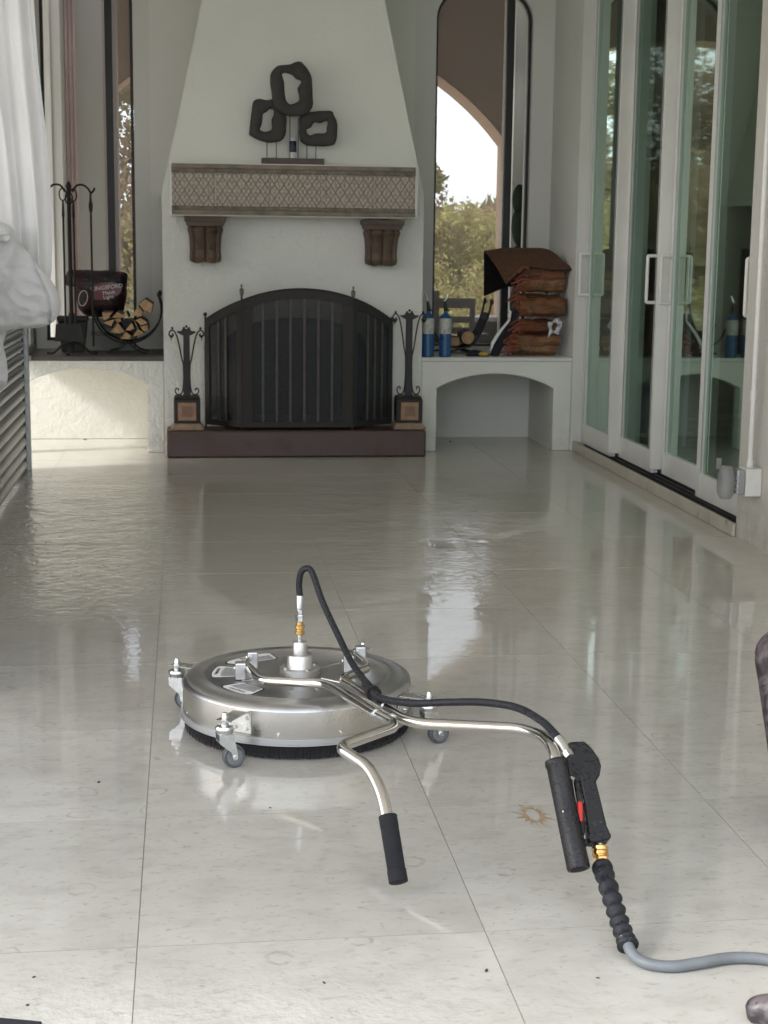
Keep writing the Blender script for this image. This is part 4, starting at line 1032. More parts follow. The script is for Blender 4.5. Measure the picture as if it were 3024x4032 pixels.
# stacked firewood bundles
def bundle(label, x0, x1, z0, z1, yc, n, seed):
    t = thing('firewood_bundle', label, 'firewood bundle', ((x0+x1)/2, yc, z0), 'orange firewood bundles stacked on the right shelf')
    rnd = random.Random(seed); hh = (z1-z0)/2
    slots = {1: [(.1, 0, .92)], 2: [(.0, .42, .60), (.1, -.46, .56)], 3: [(.0, -.05, .86), (.75, .4, .5), (.75, -.4, .5)], 4: [(.0, .40, .62), (.05, -.45, .55), (.8, .3, .6)]}[n]
    for k, (dy, dz, q) in enumerate(slots):
        bm = bmesh.new(); cy = yc+dy*.16-.04; cz = (z0+z1)/2+dz*hh; N = 8; R = []
        xa, xb = x0+rnd.uniform(-.012, .02), x1+rnd.uniform(-.03, .008)
        ph = [rnd.uniform(.82, 1.22) for _ in range(N)]
        for i in range(9):
            x = xa+(xb-xa)*i/8; R.append([])
            for j in range(N):
                a = 2*PI*j/N+seed; rr = hh*q*ph[j]*(1 if 0 < i < 8 else .93)
                v = Vector((x, cy+1.15*rr*math.cos(a), cz+rr*math.sin(a))); v += noise.noise_vector(v*14)*.016
                v.z = max(v.z, z0+.001); v.y = max(8.99, v.y); R[-1].append(bm.verts.new(v))
        for A, C in zip(R, R[1:]):
            for j in range(N): bm.faces.new((A[j], A[(j+1) % N], C[(j+1) % N], C[j]))
        bm.faces.new(R[0]); bm.faces.new(R[-1][::-1])
        obj('log', bm, 'bundle', t, smooth=True, angle=28, bevel=.004)
    fz = bmesh.new()   # gathered netting at the left end and straps round the logs
    for k in range(22):
        z = z0+(z1-z0)*rnd.uniform(.05, .95); y = 8.985+rnd.uniform(0, .12)
        L_ = rnd.uniform(.02, .075)
        tube(fz, catmull([(x0+.03, y, z), (x0-.01, y-.004, z+rnd.uniform(-.01, .01)), (x0-L_*.6, y, z-rnd.uniform(.0, .02)), (x0-L_, y, z-rnd.uniform(.01, .04))], 3), rnd.uniform(.002, .006), 5)
    for k in range(5):
        x = x0+.02+(x1-x0-.04)*k/8+rnd.uniform(-.01, .01)
        P = [(x+.02*math.sin(a*2+k), yc-.02+(.135)*math.cos(a), (z0+z1)/2+(hh*1.0)*math.sin(a)) for a in [PI*.55+PI*.9*i/10 for i in range(11)]]
        P = [(a, max(8.984, b), max(z0+.003, c)) for a, b, c in P]
        tube(fz, P, .0016, 4)
    obj('netting', fz, 'netting', t)
bundle('bottom orange netted firewood bundle resting on the right shelf', 1.925, 2.225, .5545, .690, 9.13, 2, 1)
bundle('third firewood bundle from the top, with paper at its right end', 1.965, 2.215, .692, .775, 9.13, 3, 2)
bundle('second firewood bundle from the top, showing a pale split log', 1.975, 2.262, .777, .925, 9.13, 3, 3)
bundle('top firewood bundle directly under the brown doormat', 1.975, 2.264, .927, 1.085, 9.15, 4, 4)
t = thing('crumpled_paper', 'crumpled blue and white paper stuck by the right end of the firewood', 'paper', (2.16, 9.0, .68))
rndp = random.Random(5); cp = bmesh.new()
N = 12
for sgn, r0, r1 in ((1, .018, .040),):
    A = []; C = []; D_ = []
    for k in range(N):
        a = 2*PI*k/N; j = rndp.uniform(.75, 1.3); k2 = rndp.uniform(.7, 1.2)
        A.append(cp.verts.new((2.165+r1*j*math.cos(a), 8.965+rndp.uniform(-.012, .012), .735+r1*1.15*j*math.sin(a))))
        C.append(cp.verts.new((2.165+r0*k2*math.cos(a), 8.975+rndp.uniform(-.008, .01), .735+r0*k2*1.4*math.sin(a))))
        D_.append(cp.verts.new((2.175+r0*1.4*k2*math.cos(a), 9.01, .735+r0*1.6*math.sin(a))))
    for k in range(N): cp.faces.new((A[k], A[(k+1) % N], C[(k+1) % N], C[k])); cp.faces.new((C[k], C[(k+1) % N], D_[(k+1) % N], D_[k]))
tl_ = [cp.verts.new(q) for q in ((2.135, 8.972, .72), (2.15, 8.965, .70), (2.125, 8.96, .665))]; cp.faces.new(tl_)
obj('sheet', cp, simple('blue_white_paper', (.60, .62, .63), .7, nscale=26, var=.1, wear=((.05, .12, .25), 24, .52)), t)
# doormat draped as a tent over the top bundle
t = thing('doormat', 'brown doormat with black backing draped over the stacked firewood', 'doormat', (2.05, 9.2, 1.09))
NS, NW = 26, 20
def matpt(u, w): # u left..right, w front(0)..ridge(.55)..back(1)
    fl_ = Vector((1.879+.40*u, 9.02, .975+(.105*min(1, u/.34)**.8)-.025*max(0, u-.5)))
    fl_.z += -.012*math.sin(PI*max(0, (u-.3)/.7))
    fl_.x = 1.879+(2.282-1.879)*u
    rg = Vector((1.790+.43*u, 9.28, 1.172+.022*min(1, u/.3)-.0*u))
    if u > .86: rg.x -= (u-.86)*.1
    bk = Vector((1.835+.40*u, 9.48, .894+.06*min(1, u/.35)))
    if w < .5:
        s_ = w/.5; p = fl_.lerp(rg, s_); p.z += .030*math.sin(PI*s_)*(.5+.5*u); 
    else:
        s_ = (w-.5)/.5; p = rg.lerp(bk, s_); p.z += .012*math.sin(PI*s_)
    if .42 < w < .58: p.z -= .006*(1-abs(w-.5)/.08)
    if u > .8: p.z -= ((u-.8)/.2)**2*.045*(1 if w > .2 else w/.2)
    return p
bm = bmesh.new(); G1 = []; G2 = []
for i in range(NS+1):
    r1, r2 = [], []
    for j in range(NW+1):
        u, w_ = i/NS, j/NW; p = matpt(u, w_); e = .01
        nrm = (matpt(min(1, u+e), w_)-matpt(max(0, u-e), w_)).cross(matpt(u, min(1, w_+e))-matpt(u, max(0, w_-e))).normalized()
        if nrm.z < 0 and w_ < .5: nrm = -nrm
        r1.append(bm.verts.new(p+nrm*.004)); r2.append(bm.verts.new(p-nrm*.004))
    G1.append(r1); G2.append(r2)
for i in range(NS):
    for j in range(NW):
        f = bm.faces.new((G1[i][j], G1[i+1][j], G1[i+1][j+1], G1[i][j+1])); f.material_index = 0
        f = bm.faces.new((G2[i][j], G2[i][j+1], G2[i+1][j+1], G2[i+1][j])); f.material_index = 1
for i in range(NS):
    for j in (0, NW): bm.faces.new((G1[i][j], G1[i+1][j], G2[i+1][j], G2[i][j])).material_index = 1
for j in range(NW):
    for i in (0, NS): bm.faces.new((G1[i][j], G1[i][j+1], G2[i][j+1], G2[i][j])).material_index = 1
me = bpy.data.meshes.new('mat'); bm.to_mesh(me); bm.free(); me.materials.append(MAT['mat_top']); me.materials.append(MAT['mat_back'])
me.polygons.foreach_set('use_smooth', [True]*len(me.polygons)); me.set_sharp_from_angle(angle=math.radians(50))
link('mat', me, None, t)

# ------------------------------------------------------------------ rotary surface cleaner
CX, CY = .270, 3.750
sc = thing('surface_cleaner', 'round stainless steel rotary surface cleaner on casters on the wet floor', 'surface cleaner', (CX, CY, 0))
cov = obj('cover', LT([(0, .1325), (.05, .1325), (.125, .1318), (.222, .1318), (.226, .1365), (.229, .1375), (.236, .1375), (.240, .1345), (.262, .1330), (.276, .1310), (.2835, .1265), (.2868, .119)], (CX, CY), 128), 'steel_top', sc, smooth=True, angle=60)
obj('side_band', LT([(.2868, .1188), (.287, .056), (.2865, .0545)], (CX, CY), 128), 'steel_side', sc, smooth=True)
obj('trim_ring', LT([(.2872, .054), (.2915, .053), (.2915, .0425), (.2935, .0415), (.2935, .0385), (.285, .038), (.285, .054)], (CX, CY), 128), 'alum_grey', sc, smooth=True, angle=30)
sk = bmesh.new(); nb = 620; rnd = random.Random(3)
lathe(sk, [(.2765, .0378), (.2765, .012)], (CX, CY), 128)
for k in range(nb):   # bristle tufts round the rim
    a = 2*PI*k/nb; r = .2785+rnd.uniform(-.001, .0012); ta = a+rnd.uniform(-.003, .003); w = .0014
    z1 = rnd.uniform(.004, .0065); rl = r+rnd.uniform(0, .003)
    c1 = Vector((CX+r*math.cos(a), CY+r*math.sin(a), .0379)); c2 = Vector((CX+rl*math.cos(ta), CY+rl*math.sin(ta), z1))
    tn = Vector((-math.sin(a), math.cos(a), 0))*w; rd = Vector((math.cos(a), math.sin(a), 0))*.0012
    vs = [sk.verts.new(q) for q in (c1-tn, c1+tn, c2+tn, c2-tn, c1+rd, c2+rd)]
    sk.faces.new((vs[0], vs[4], vs[5], vs[3])); sk.faces.new((vs[4], vs[1], vs[2], vs[5]))
obj('brush_skirt', sk, 'bristle', sc)['kind'] = 'stuff'
sr = bmesh.new()
for k in range(12):
    a = math.radians(17+30*k); m4 = Matrix.Translation((CX+.2875*math.cos(a), CY+.2875*math.sin(a), .064)) @ Matrix.Rotation(a, 4, 'Z') @ Matrix.Rotation(PI/2, 4, 'Y')
    lathe(sr, [(0, .004), (.0035, .004), (.0042, .002), (.0042, 0)], (0, 0), 6, mat=m4)
obj('rivets', sr, 'zinc', sc)['kind'] = 'stuff'
# raised ribs pressed into the cover
rbm = bmesh.new()
for a in (40, 75, -40, -75, -100, 200): 
    a = math.radians(a); tube(rbm, [(CX+.075*math.cos(a), CY+.075*math.sin(a), .1315), (CX+.15*math.cos(a), CY+.15*math.sin(a), .1305)], .0042, 8)
obj('pressed_rib', rbm, 'steel_top', sc, smooth=True)
# stickers
def sector(a0, a1, r0, r1, z, th=.0004, n=14):
    bm = bmesh.new(); R = []
    for i in range(n+1):
        a = math.radians(a0+(a1-a0)*i/n); e = .006 if i in (0, n) else 0
        R.append([bm.verts.new((CX+(r)*math.cos(a), CY+(r)*math.sin(a), zz)) for r, zz in ((r0+e, z), (r1-e, z), (r1-e, z+th), (r0+e, z+th))])
    for A, C in zip(R, R[1:]):
        for k in range(4): bm.faces.new((A[k], A[(k+1) % 4], C[(k+1) % 4], C[k]))
    bm.faces.new(R[0]); bm.faces.new(R[-1][::-1]); return bm
for a0, a1, title, lab in ((106, 146, 'VEVOR', 'white sticker with large heading at the back of the cover'), (155, 184, 'WARNING', 'small white warning sticker at the left of the cover'), (206, 234, 'CAUTION', 'white sticker near the front left of the cover')):
    e0 = obj('sticker_border', sector(a0-1.5, a1+1.5, .150, .2175, .1318), 'ink', sc)
    st = obj('sticker', sector(a0, a1, .153, .2145, .1323), 'paper_white', sc); st['label'] = lab
    bmL = bmesh.new()
    for row in range(7):
        r = .158+row*.0050
        rr = random.Random(row)
        a = a0+3
        while a < a1-3:
            da = rr.uniform(1.5, 4); S_ = sector(a, min(a+da, a1-2), r, r+.0022, .1329, .0002, 2)
            tmp = bpy.data.meshes.new('tmp'); S_.to_mesh(tmp); S_.free(); bmL.from_mesh(tmp); bpy.data.meshes.remove(tmp); a += da+.8
    obj('fine_print', bmL, simple('grey_print', (.42, .42, .43), .5), st)
    am = math.radians((a0+a1)/2); rr_ = .2035
    rot = am+PI/2
    text('lettering', title, .017 if title == 'VEVOR' else .012, MAT['ink'], st, Matrix.Translation((CX+rr_*math.cos(am), CY+rr_*math.sin(am), .1331)) @ Matrix.Rotation(rot, 4, 'Z'), .0002)
# swivel
SX, SY = .276, 3.750
sw = obj('swivel', LT([(0, .1325), (.050, .1325), (.051, .134), (.051, .148), (.049, .150), (.034, .151), (.033, .153), (.033, .181), (.031, .184), (.020, .185), (.0185, .187), (.0180, .214), (.0165, .2165), (0, .2165)], (SX, SY), 40), 'cast', sc, smooth=True, angle=35)
for k in range(4):
    a = math.radians(25+90*k); bmw = LT([(0, .1505), (.0052, .1505), (.0052, .1535), (.003, .1545), (0, .1545)], (SX+.041*math.cos(a), SY+.041*math.sin(a)), 10); obj('bolt', bmw, 'zinc', sw, smooth=True)
obj('stem', LT([(.0060, .217), (.0062, .219), (.0058, .235)], (SX, SY), 14), 'zinc', sc, smooth=True)
obj('brass_coupler', LT([(0, .2345), (.0100, .2345), (.0122, .237), (.0122, .242), (.0098, .244), (.0098, .249), (.0122, .251), (.0122, .257), (.0100, .259), (.0088, .2605), (.0088, .2675), (0, .2675)], (SX, SY), 20), 'brass', sc, smooth=True, angle=35)
obj('hex_nut', LT([(0, .268), (.0105, .268), (.0112, .270), (.0112, .284), (.0100, .286), (.008, .287), (.008, .290), (.0095, .291), (.0095, .297), (0, .297)], (SX, SY), 6), 'zinc', sc)
obj('hose_ferrule', LT([(0, .297), (.0078, .297), (.0078, .300), (.0098, .302), (.0100, .333), (.0092, .335), (0, .335)], (SX, SY), 20), 'zinc', sc, smooth=True, angle=35)
h1 = catmull([(.276, 3.75, .333), (.274, 3.75, .363), (.278, 3.746, .393), (.2905, 3.74, .4055), (.305, 3.73, .396), (.327, 3.68, .333), (.357, 3.6, .27), (.383, 3.5, .223), (.404, 3.36, .213), (.415, 3.24, .219), (.469, 3.131, .238), (.535, 3.075, .255), (.60, 3.02, .270), (.655, 2.947, .280), (.683, 2.844, .284), (.693, 2.778, .280), (.699, 2.755, .2745)], 10)
obj('whip_hose', T(h1, .0080, 12), 'hose_black', sc, smooth=True)
wr = bmesh.new()   # spiral wrap marks left by the fabric cover
obj('hose_clip', T([(.4015, 3.375, .206), (.409, 3.30, .2085)], .0135, 14), 'plastic_black', sc, smooth=True)
obj('clip_ring', T([(.4085, 3.318, .208), (.410, 3.302, .2085)], .0175, 14), 'plastic_black', sc, smooth=True)
obj('clip_strap', T([(.405, 3.345, .190), (.405, 3.345, .211)], .009, 8), 'plastic_black', sc)
obj('hose_ferrule', T([(.698, 2.757, .275), (.704, 2.740, .2665), (.707, 2.722, .2575)], [.0102, .0102, .0088], 14), 'zinc', sc, smooth=True)
obj('hex_nut', T([(.7065, 2.724, .2585), (.710, 2.712, .252)], .0105, 6), 'zinc', sc)
# handle: pivot brackets, yoke arms, grips
RT_ = .0112
for (a, b, sg) in ((.126, 3.715, 0), (.160, 3.815, 0), (.400, 3.76, 1), (.440, 3.845, 1)):
    bl = obj('pivot_bracket', B(a-.013, a+.013, b-.014, b+.014, .1328, .176), 'cast', sc, bevel=.003)
    obj('bracket_bolt', T([(a-.0132, b, .160), (a-.017, b, .160)], .005, 6), 'zinc', bl)
obj('pivot_axle', T([(.137, 3.73, .163), (.154, 3.80, .163)], .0065, 10), 'zinc', sc, smooth=True)
obj('pivot_axle', T([(.41, 3.775, .163), (.430, 3.83, .163)], .0065, 10), 'zinc', sc, smooth=True)
armL = bendpath([(.142, 3.735, .163), (.170, 3.60, .160), (.311, 3.497, .180), (.334, 3.442, .185), (.400, 3.179, .200)], .035, 6)
obj('handle_tube', T(armL, RT_, 14), 'chrome', sc, smooth=True)
armL2 = bendpath([(.400, 3.180, .200), (.436, 3.095, .2005), (.296, 2.968, .200), (.347, 2.850, .196), (.366, 2.79, .160), (.375, 2.715, .085)], .032, 6)
obj('handle_tube', T(armL2, RT_+.0006, 14), 'chrome', sc, smooth=True)
armR = bendpath([(.422, 3.80, .163), (.447, 3.697, .160), (.360, 3.545, .175), (.426, 3.228, .200)], .035, 6)
obj('handle_tube', T(armR, RT_, 14), 'chrome', sc, smooth=True)
armR2 = bendpath([(.426, 3.229, .200), (.452, 3.12, .206), (.480, 3.068, .212), (.655, 2.915, .246), (.686, 2.835, .256), (.684, 2.735, .262), (.684, 2.67, .215)], .035, 6)
obj('handle_tube', T(armR2, RT_+.0006, 14), 'chrome', sc, smooth=True)
for q, d in (((.400, 3.180, .200), (.0036, -.0085, .0001)), ((.426, 3.228, .200), (.0022, -.0092, .0005))):
    obj('clamp_ring', T([q, (q[0]+d[0]*.5, q[1]+d[1]*.5, q[2]+d[2]*.5)], RT_+.0028, 16), 'zinc', sc, smooth=True, angle=40)
obj('arm_bridge', T([(.405, 3.15, .200), (.436, 3.16, .203)], .007, 10), 'zinc', sc, smooth=True)
gp0, gp1 = Vector((.3705, 2.757, .133)), Vector((.3825, 2.680, .030)); gd = gp1-gp0
gr_ = [gp0+gd*f for f in (0, .01, .19, .205, .215, .79, .80, .81, .99, 1.0)]
obj('foam_grip', T(gr_, [.0165, .0178, .0178, .0168, .0175, .0172, .0165, .0182, .0182, .016], 18), 'foam', sc, smooth=True, angle=50)
G0, G1_ = Vector((.6815, 2.706, .249)), Vector((.697, 2.574, .088)); gd = G1_-G0
obj('grip_tube', T([G0+gd*f for f in (0, .012, .05, .06, .5, .985, 1)], [.0215, .0222, .0222, .0205, .0208, .0215, .0205], 18), 'plastic_black', sc, smooth=True, angle=40)
bo = bmesh.new(); tube(bo, [G1_, G1_+gd*.004], .0150, 16); obj('grip_bore', bo, 'dark_fabric', sc)
# casters
def caster(bx, by, ax, ay, wx, wy, tail):
    """bolt at bx,by on an arm that leaves the drum in direction ax,ay; wheel centre wx,wy"""
    d = Vector((ax, ay, 0)).normalized(); tn = Vector((-d.y, d.x, 0))
    R0 = Vector((CX, CY, 0))+d*.288
    bm = bmesh.new()
    def quadbox(o, u, v, w, du, dv, dw):
        vs = [bm.verts.new(o+u*a*du+v*b*dv+w*c*dw) for c in (0, 1) for a, b in ((-1, -1), (1, -1), (1, 1), (-1, 1))]
        for f in ((3, 2, 1, 0), (4, 5, 6, 7), (0, 1, 5, 4), (1, 2, 6, 5), (2, 3, 7, 6), (3, 0, 4, 7)): bm.faces.new([vs[i] for i in f])
    Z = Vector((0, 0, 1))
    quadbox(R0+Z*.062, tn, d, Z, .026, .0014, .052)
    bp = Vector((bx, by, 0)); L = (bp-R0).dot(d)
    quadbox(R0+d*((L+.012)/2)+Z*.1142, tn, d, Z, .019, (L+.014)/2, .0028)
    c = obj('caster', bm, 'zinc', sc, bevel=.0012, seg=1)
    hb = bmesh.new()
    for s_ in (-1, 1):
        for z in (.075, .100):
            m4 = Matrix.Translation(R0+tn*s_*.015+d*.0014+Z*z) @ Matrix.Rotation(math.atan2(d.y, d.x), 4, 'Z') @ Matrix.Rotation(PI/2, 4, 'Y')
            lathe(hb, [(0, .0045), (.003, .0045), (.0045, .0025), (.0045, 0)], (0, 0), 8, mat=m4)
    obj('screws', hb, 'zinc', c, smooth=True)
    obj('bolt', LT([(0, .1172), (.011, .1172), (.011, .1185), (.0078, .119), (.0078, .1255), (.0060, .128), (.0052, .133), (0, .134)], (bx, by), 12), 'zinc', c, smooth=True, angle=35)
    obj('raceway', LT([(0, .114), (.0095, .1138), (.0095, .1035), (.020, .102), (.0225, .098), (.0225, .093), (.0195, .088), (.0195, .084), (0, .084)], (bx, by), 24), 'zinc', c, smooth=True, angle=35)
    tl = Vector((wx-bx, wy-by, 0)); tl_ = tl.normalized(); tt = Vector((-tl_.y, tl_.x, 0)); wr_ = .0268
    fk = bmesh.new()
    for s_ in (-1, 1):
        o = Vector((bx, by, 0))+tt*s_*.0135
        L9 = tl.length; pts = [(-.018, .0855), (.019, .0855), (.020, .066), (L9+.006, .036), (L9+.0055, .023), (L9, .0195), (L9-.0055, .022), (L9-.010, .040), (-.017, .064)]
        A = [fk.verts.new(o+tl_*a+Z*b) for a, b in pts]; C = [fk.verts.new(o+tt*s_*.0018+tl_*a+Z*b) for a, b in pts]
        fk.faces.new(A); fk.faces.new(C[::-1])
        for i in range(len(pts)): fk.faces.new((A[i], A[(i+1) % len(pts)], C[(i+1) % len(pts)], C[i]))
    obj('fork', fk, 'zinc', c)
    rotm = Matrix.Translation((wx, wy, wr_)) @ Matrix.Rotation(math.atan2(tt.y, tt.x), 4, 'Z') @ Matrix.Rotation(PI/2, 4, 'Y')
    obj('wheel', LT([(.0105, -.0075), (.020, -.0080), (.0235, -.0105), (.0258, -.0085), (.0268, -.004), (.0268, .004), (.0258, .0085), (.0235, .0105), (.020, .0080), (.0105, .0075)], (0, 0), 36, mat=rotm), 'rubber', c, smooth=True, angle=50)
    obj('hub', LT([(0, -.0085), (.019, -.0085), (.0195, -.006), (.0195, .006), (.019, .0085), (0, .0085)], (0, 0), 24, mat=rotm), simple('grey_hub', (.16, .17, .18), .5), c, smooth=True, angle=50)
    obj('axle', LT([(0, -.019), (.0055, -.019), (.0055, .019), (0, .019)], (0, 0), 8, mat=rotm), 'zinc', c)
caster(.080, 3.437, -.52, -.86, .100, 3.443, 0)
caster(.577, 3.566, .86, -.52, .603, 3.574, 0)
caster(-.032, 3.922, -.87, .50, -.012, 3.914, 0)
caster(.470, 4.045, .56, .83, .492, 4.060, 0)

# ------------------------------------------------------------------ trigger gun clipped to the right grip
P0 = Vector((.709, 2.738, .255)); N_ = Vector((0, -.75, .662)); DV = Vector((0, -.662, -.75))
tg = thing('trigger_gun', 'black plastic pressure washer trigger gun with red lock on the grip', 'trigger gun', (.74, 2.66, .06))
def gunpt(a, b, o): return P0+Vector((a, 0, 0))+DV*b+N_*o
def gprism(name, pts, o0, o1, mat, bev=.003, parent=tg):
    bm = bmesh.new(); A = [bm.verts.new(gunpt(a, b, o0)) for a, b in pts]; C = [bm.verts.new(gunpt(a, b, o1)) for a, b in pts]; n = len(pts)
    bm.faces.new(A); bm.faces.new(C[::-1])
    for i in range(n): bm.faces.new((A[i], A[(i+1) % n], C[(i+1) % n], C[i]))
    bmesh.ops.triangulate(bm, faces=[f for f in bm.faces if len(f.verts) > 4])
    return obj(name, bm, mat, parent, bevel=bev, smooth=True, angle=40)
body = [(-.0064, -.0035), (.0057, -.0137), (.0333, -.0144), (.0453, -.0018), (.0572, .0209), (.0594, .0368), (.0535, .0555), (.0443, .0662), (.0468, .0896), (.052, .1542), (.0579, .174), (.054, .1799), (.0295, .1855), (.0143, .1830), (.0155, .1678), (.0168, .1132), (.0140, .060), (.0130, .048), (.0040, .0440), (-.0075, .0480), (-.0165, .052), (-.0165, .040), (-.0123, .0281)]
gprism('shell', body, -.015, .017, 'plastic_black', .005)
gprism('guard', [(.0145, .1745), (.0150, .1835), (.011, .1885), (-.008, .196), (-.012, .190), (-.004, .183), (.006, .176)], -.008, .010, 'plastic_black', .002)
gprism('trigger', [(.0074, .0560), (.0120, .0600), (.0104, .113), (.0136, .1527), (.0099, .1677), (.0000, .1672), (-.002, .1611), (.004, .1432), (.0054, .1128), (.0058, .082)], -.006, .006, 'plastic_black', .001)
gprism('red_lock', [(.0052, .1025), (.0152, .1039), (.0100, .1421), (.0006, .1401)], -.0075, .0085, 'red', .0015)
gw = bmesh.new(); tube(gw, [gunpt(.002, .06, .006), gunpt(.002, .10, .008), gunpt(.0, .155, .008), gunpt(.003, .168, .004)], .0012, 5); obj('wire', gw, 'zinc', tg)
gs = bmesh.new()
for a, b in ((-.0011, .0025), (.0158, .0442), (-.0046, .0379), (.0268, .1695), (.016, .1757), (.040, .010)):
    tube(gs, [gunpt(a, b, .0165), gunpt(a, b, .0176)], .0030, 8)
obj('screws', gs, 'dark_fabric', tg)
tube_b = [gunpt(-.0030, -.0060, 0), gunpt(-.0065, -.018, 0), gunpt(-.008, -.020, 0), gunpt(-.0095, -.0255, 0)]
obj('brass_fitting', T(tube_b, [.0115, .0115, .009, .009], 14), 'brass', tg, smooth=True, angle=35)
gprism('clip', [(-.0165, .052), (-.0160, .066), (-.022, .082), (-.026, .075), (-.0235, .055)], -.012, .006, 'plastic_black', .002)

gprism('back_plate', [(-.019, .056), (.004, .050), (.010, .062), (.0075, .10), (.0045, .14), (.0, .185), (-.010, .190), (-.014, .12)], -.012, -.008, 'plastic_black', .001)

# ------------------------------------------------------------------ pressure hose
ph = thing('pressure_hose', 'grey pressure hose with ribbed black end trailing off to the right', 'hose', (.74, 2.4, 0))
a0_, a1_ = gunpt(.0362, .1845, 0), gunpt(.0352, .2270, 0)
def along(f): return a0_.lerp(a1_, f)
obj('collar', T([along(-.02), along(.10)], .0075, 12), 'zinc', ph, smooth=True)
obj('brass_coupler', T([along(q) for q in (.08, .14, .22, .30, .36, .50, .52, .56)], [.011, .0152, .0152, .0135, .0152, .0152, .0120, .0120], 18), 'brass', ph, smooth=True, angle=30)
obj('brass_nut', T([along(.56), along(.62), along(1.02)], [.0125, .0145, .0145], 6), 'brass', ph)
rp = catmull([a1_+(a1_-a0_)*.0, (.7375, 2.500, .068), (.7400, 2.445, .038), (.7405, 2.398, .0225)], 22)
L_ = len(rp); rr = []
for i in range(L_):
    f = i/(L_-1); ph_ = (f*8.0) % 1
    r = .0165+.0024*math.cos(2*PI*f*8)
    if f < .05: r = .0192
    if f > .955: r = .0205
    r *= (1-.06*f)
    rr.append(r)
obj('bend_restrictor', T(rp, rr, 20), 'hose_black', ph, smooth=True, angle=180)
hp = catmull([(.7405, 2.405, .024), (.745, 2.378, .0135), (.762, 2.352, .0105), (.800, 2.338, .0105), (.850, 2.346, .0105), (.905, 2.358, .0105), (.955, 2.352, .0105), (.995, 2.326, .0105), (1.05, 2.27, .0105), (1.15, 2.20, .0105), (1.4, 2.1, .0105)], 10)
obj('hose', T(hp, .0098, 14), 'hose_grey', ph, smooth=True)

# ------------------------------------------------------------------ mottled table leg at the right edge
t = thing('patio_table', 'mottled brown and grey stone table with curved legs cut by the right edge', 'table', (1.25, 2.9, 0))
obj('leg', T(catmull([(1.335, 3.21, .345), (1.285, 3.19, .318), (1.276, 3.14, .262), (1.258, 3.03, .165), (1.245, 2.95, .095), (1.27, 2.90, .036)], 6), .034, 16), 'mottle', t, smooth=True)
obj('leg', T(catmull([(.868, 2.172, .012), (.90, 2.160, .020), (.95, 2.13, .04), (1.03, 2.10, .12), (1.15, 2.08, .33)], 6), [.010, .016, .020, .0225, .024]+[.025]*20, 14), 'mottle', t, smooth=True)
obj('table_top', LT([(0, .345), (.30, .345), (.31, .355), (.31, .375), (.30, .385), (0, .385)], (1.66, 2.66), 40), 'mottle', t, smooth=True, angle=40)
t = thing('rubber_doormat', 'thin dark rubber strip at the very bottom left corner of the frame', 'rubber strip', (-.4, 2.2, 0))
bm = bmesh.new(); vs = [bm.verts.new(q) for q in ((-.55, 2.36, .001), (-.232, 2.268, .001), (-.26, 2.10, .001), (-.6, 2.18, .001), (-.55, 2.36, .007), (-.232, 2.268, .007), (-.26, 2.10, .007), (-.6, 2.18, .007))]
for f in ((3, 2, 1, 0), (4, 5, 6, 7), (0, 1, 5, 4), (1, 2, 6, 5), (2, 3, 7, 6), (3, 0, 4, 7)): bm.faces.new([vs[i] for i in f])
obj('strip', bm, 'dark_fabric', t, bevel=.002)

# ------------------------------------------------------------------ outside, beyond the windows
t = thing('arcade_wall', 'outer wall coloured brown for shade with one wide arch seen through the windows', 'wall', (.8, 12.3, -.06))
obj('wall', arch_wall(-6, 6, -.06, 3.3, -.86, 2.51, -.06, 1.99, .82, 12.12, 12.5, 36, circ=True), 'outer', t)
# arch lining in a lighter, lit copy of the wall colour
bm = bmesh.new(); hw = 1.685; cx = .825; rise = .82; Rr = (hw*hw+rise*rise)/(2*rise); loop = [(cx-hw, -.06)]
for i in range(41):
    x = cx-hw+2*hw*i/40; loop.append((x, 1.99+math.sqrt(Rr*Rr-(x-cx)**2)-(Rr-rise)))
loop.append((cx+hw, -.06)); A = []; C = []
for x, z in loop:
    d = Vector((cx-x, 0, 1.2-z)).normalized()*.006
    A.append(bm.verts.new((x+d.x, 12.115, z+d.z))); C.append(bm.verts.new((x+d.x, 12.505, z+d.z)))
for k in range(len(loop)-1): bm.faces.new((A[k], A[k+1], C[k+1], C[k]))
obj('arch_lining', bm, 'outer_lit', t)
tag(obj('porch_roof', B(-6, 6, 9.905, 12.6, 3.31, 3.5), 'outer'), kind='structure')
tag(obj('porch_column', B(2.19, 2.75, 10.4, 10.8, -.06, 3.3), 'plaster_plain'), 'white plaster column outside the right window, behind the cactus', 'column')
t = thing('porch_column', 'pale grey column with trim outside the left window', 'column', (-1, 10.8, -.06))
obj('shaft', B(-1.35, -.795, 10.6, 11.0, -.06, 3.3), 'plaster_plain', t); obj('trim', B(-.885, -.86, 10.585, 10.598, -.06, 3.3), 'alum', t)
t = thing('porch_column', 'grey column with pinkish edge outside the left window, right of the pink curtain', 'column', (-.6, 11.2, -.06))
obj('shaft', B(-.76, -.545, 11.1, 11.5, -.06, 3.3), 'plaster_plain', t); obj('reveal', B(-.543, -.455, 11.1, 11.4, -.06, 3.3), plaster('pinkish_plaster', (.60, .51, .50), .001), t)
bm = bmesh.new(); R = []
for j in range(2): R.append([bm.verts.new((-.835+.0013*k, 10.95+.009*math.sin(k*.3), .1+3.1*j)) for k in range(90)])
for k in range(89): bm.faces.new((R[0][k], R[0][k+1], R[1][k+1], R[1][k]))
tag(obj('porch_curtain', bm, 'pink', smooth=True, angle=180), 'dusty pink curtain hanging outside the left window', 'curtain')
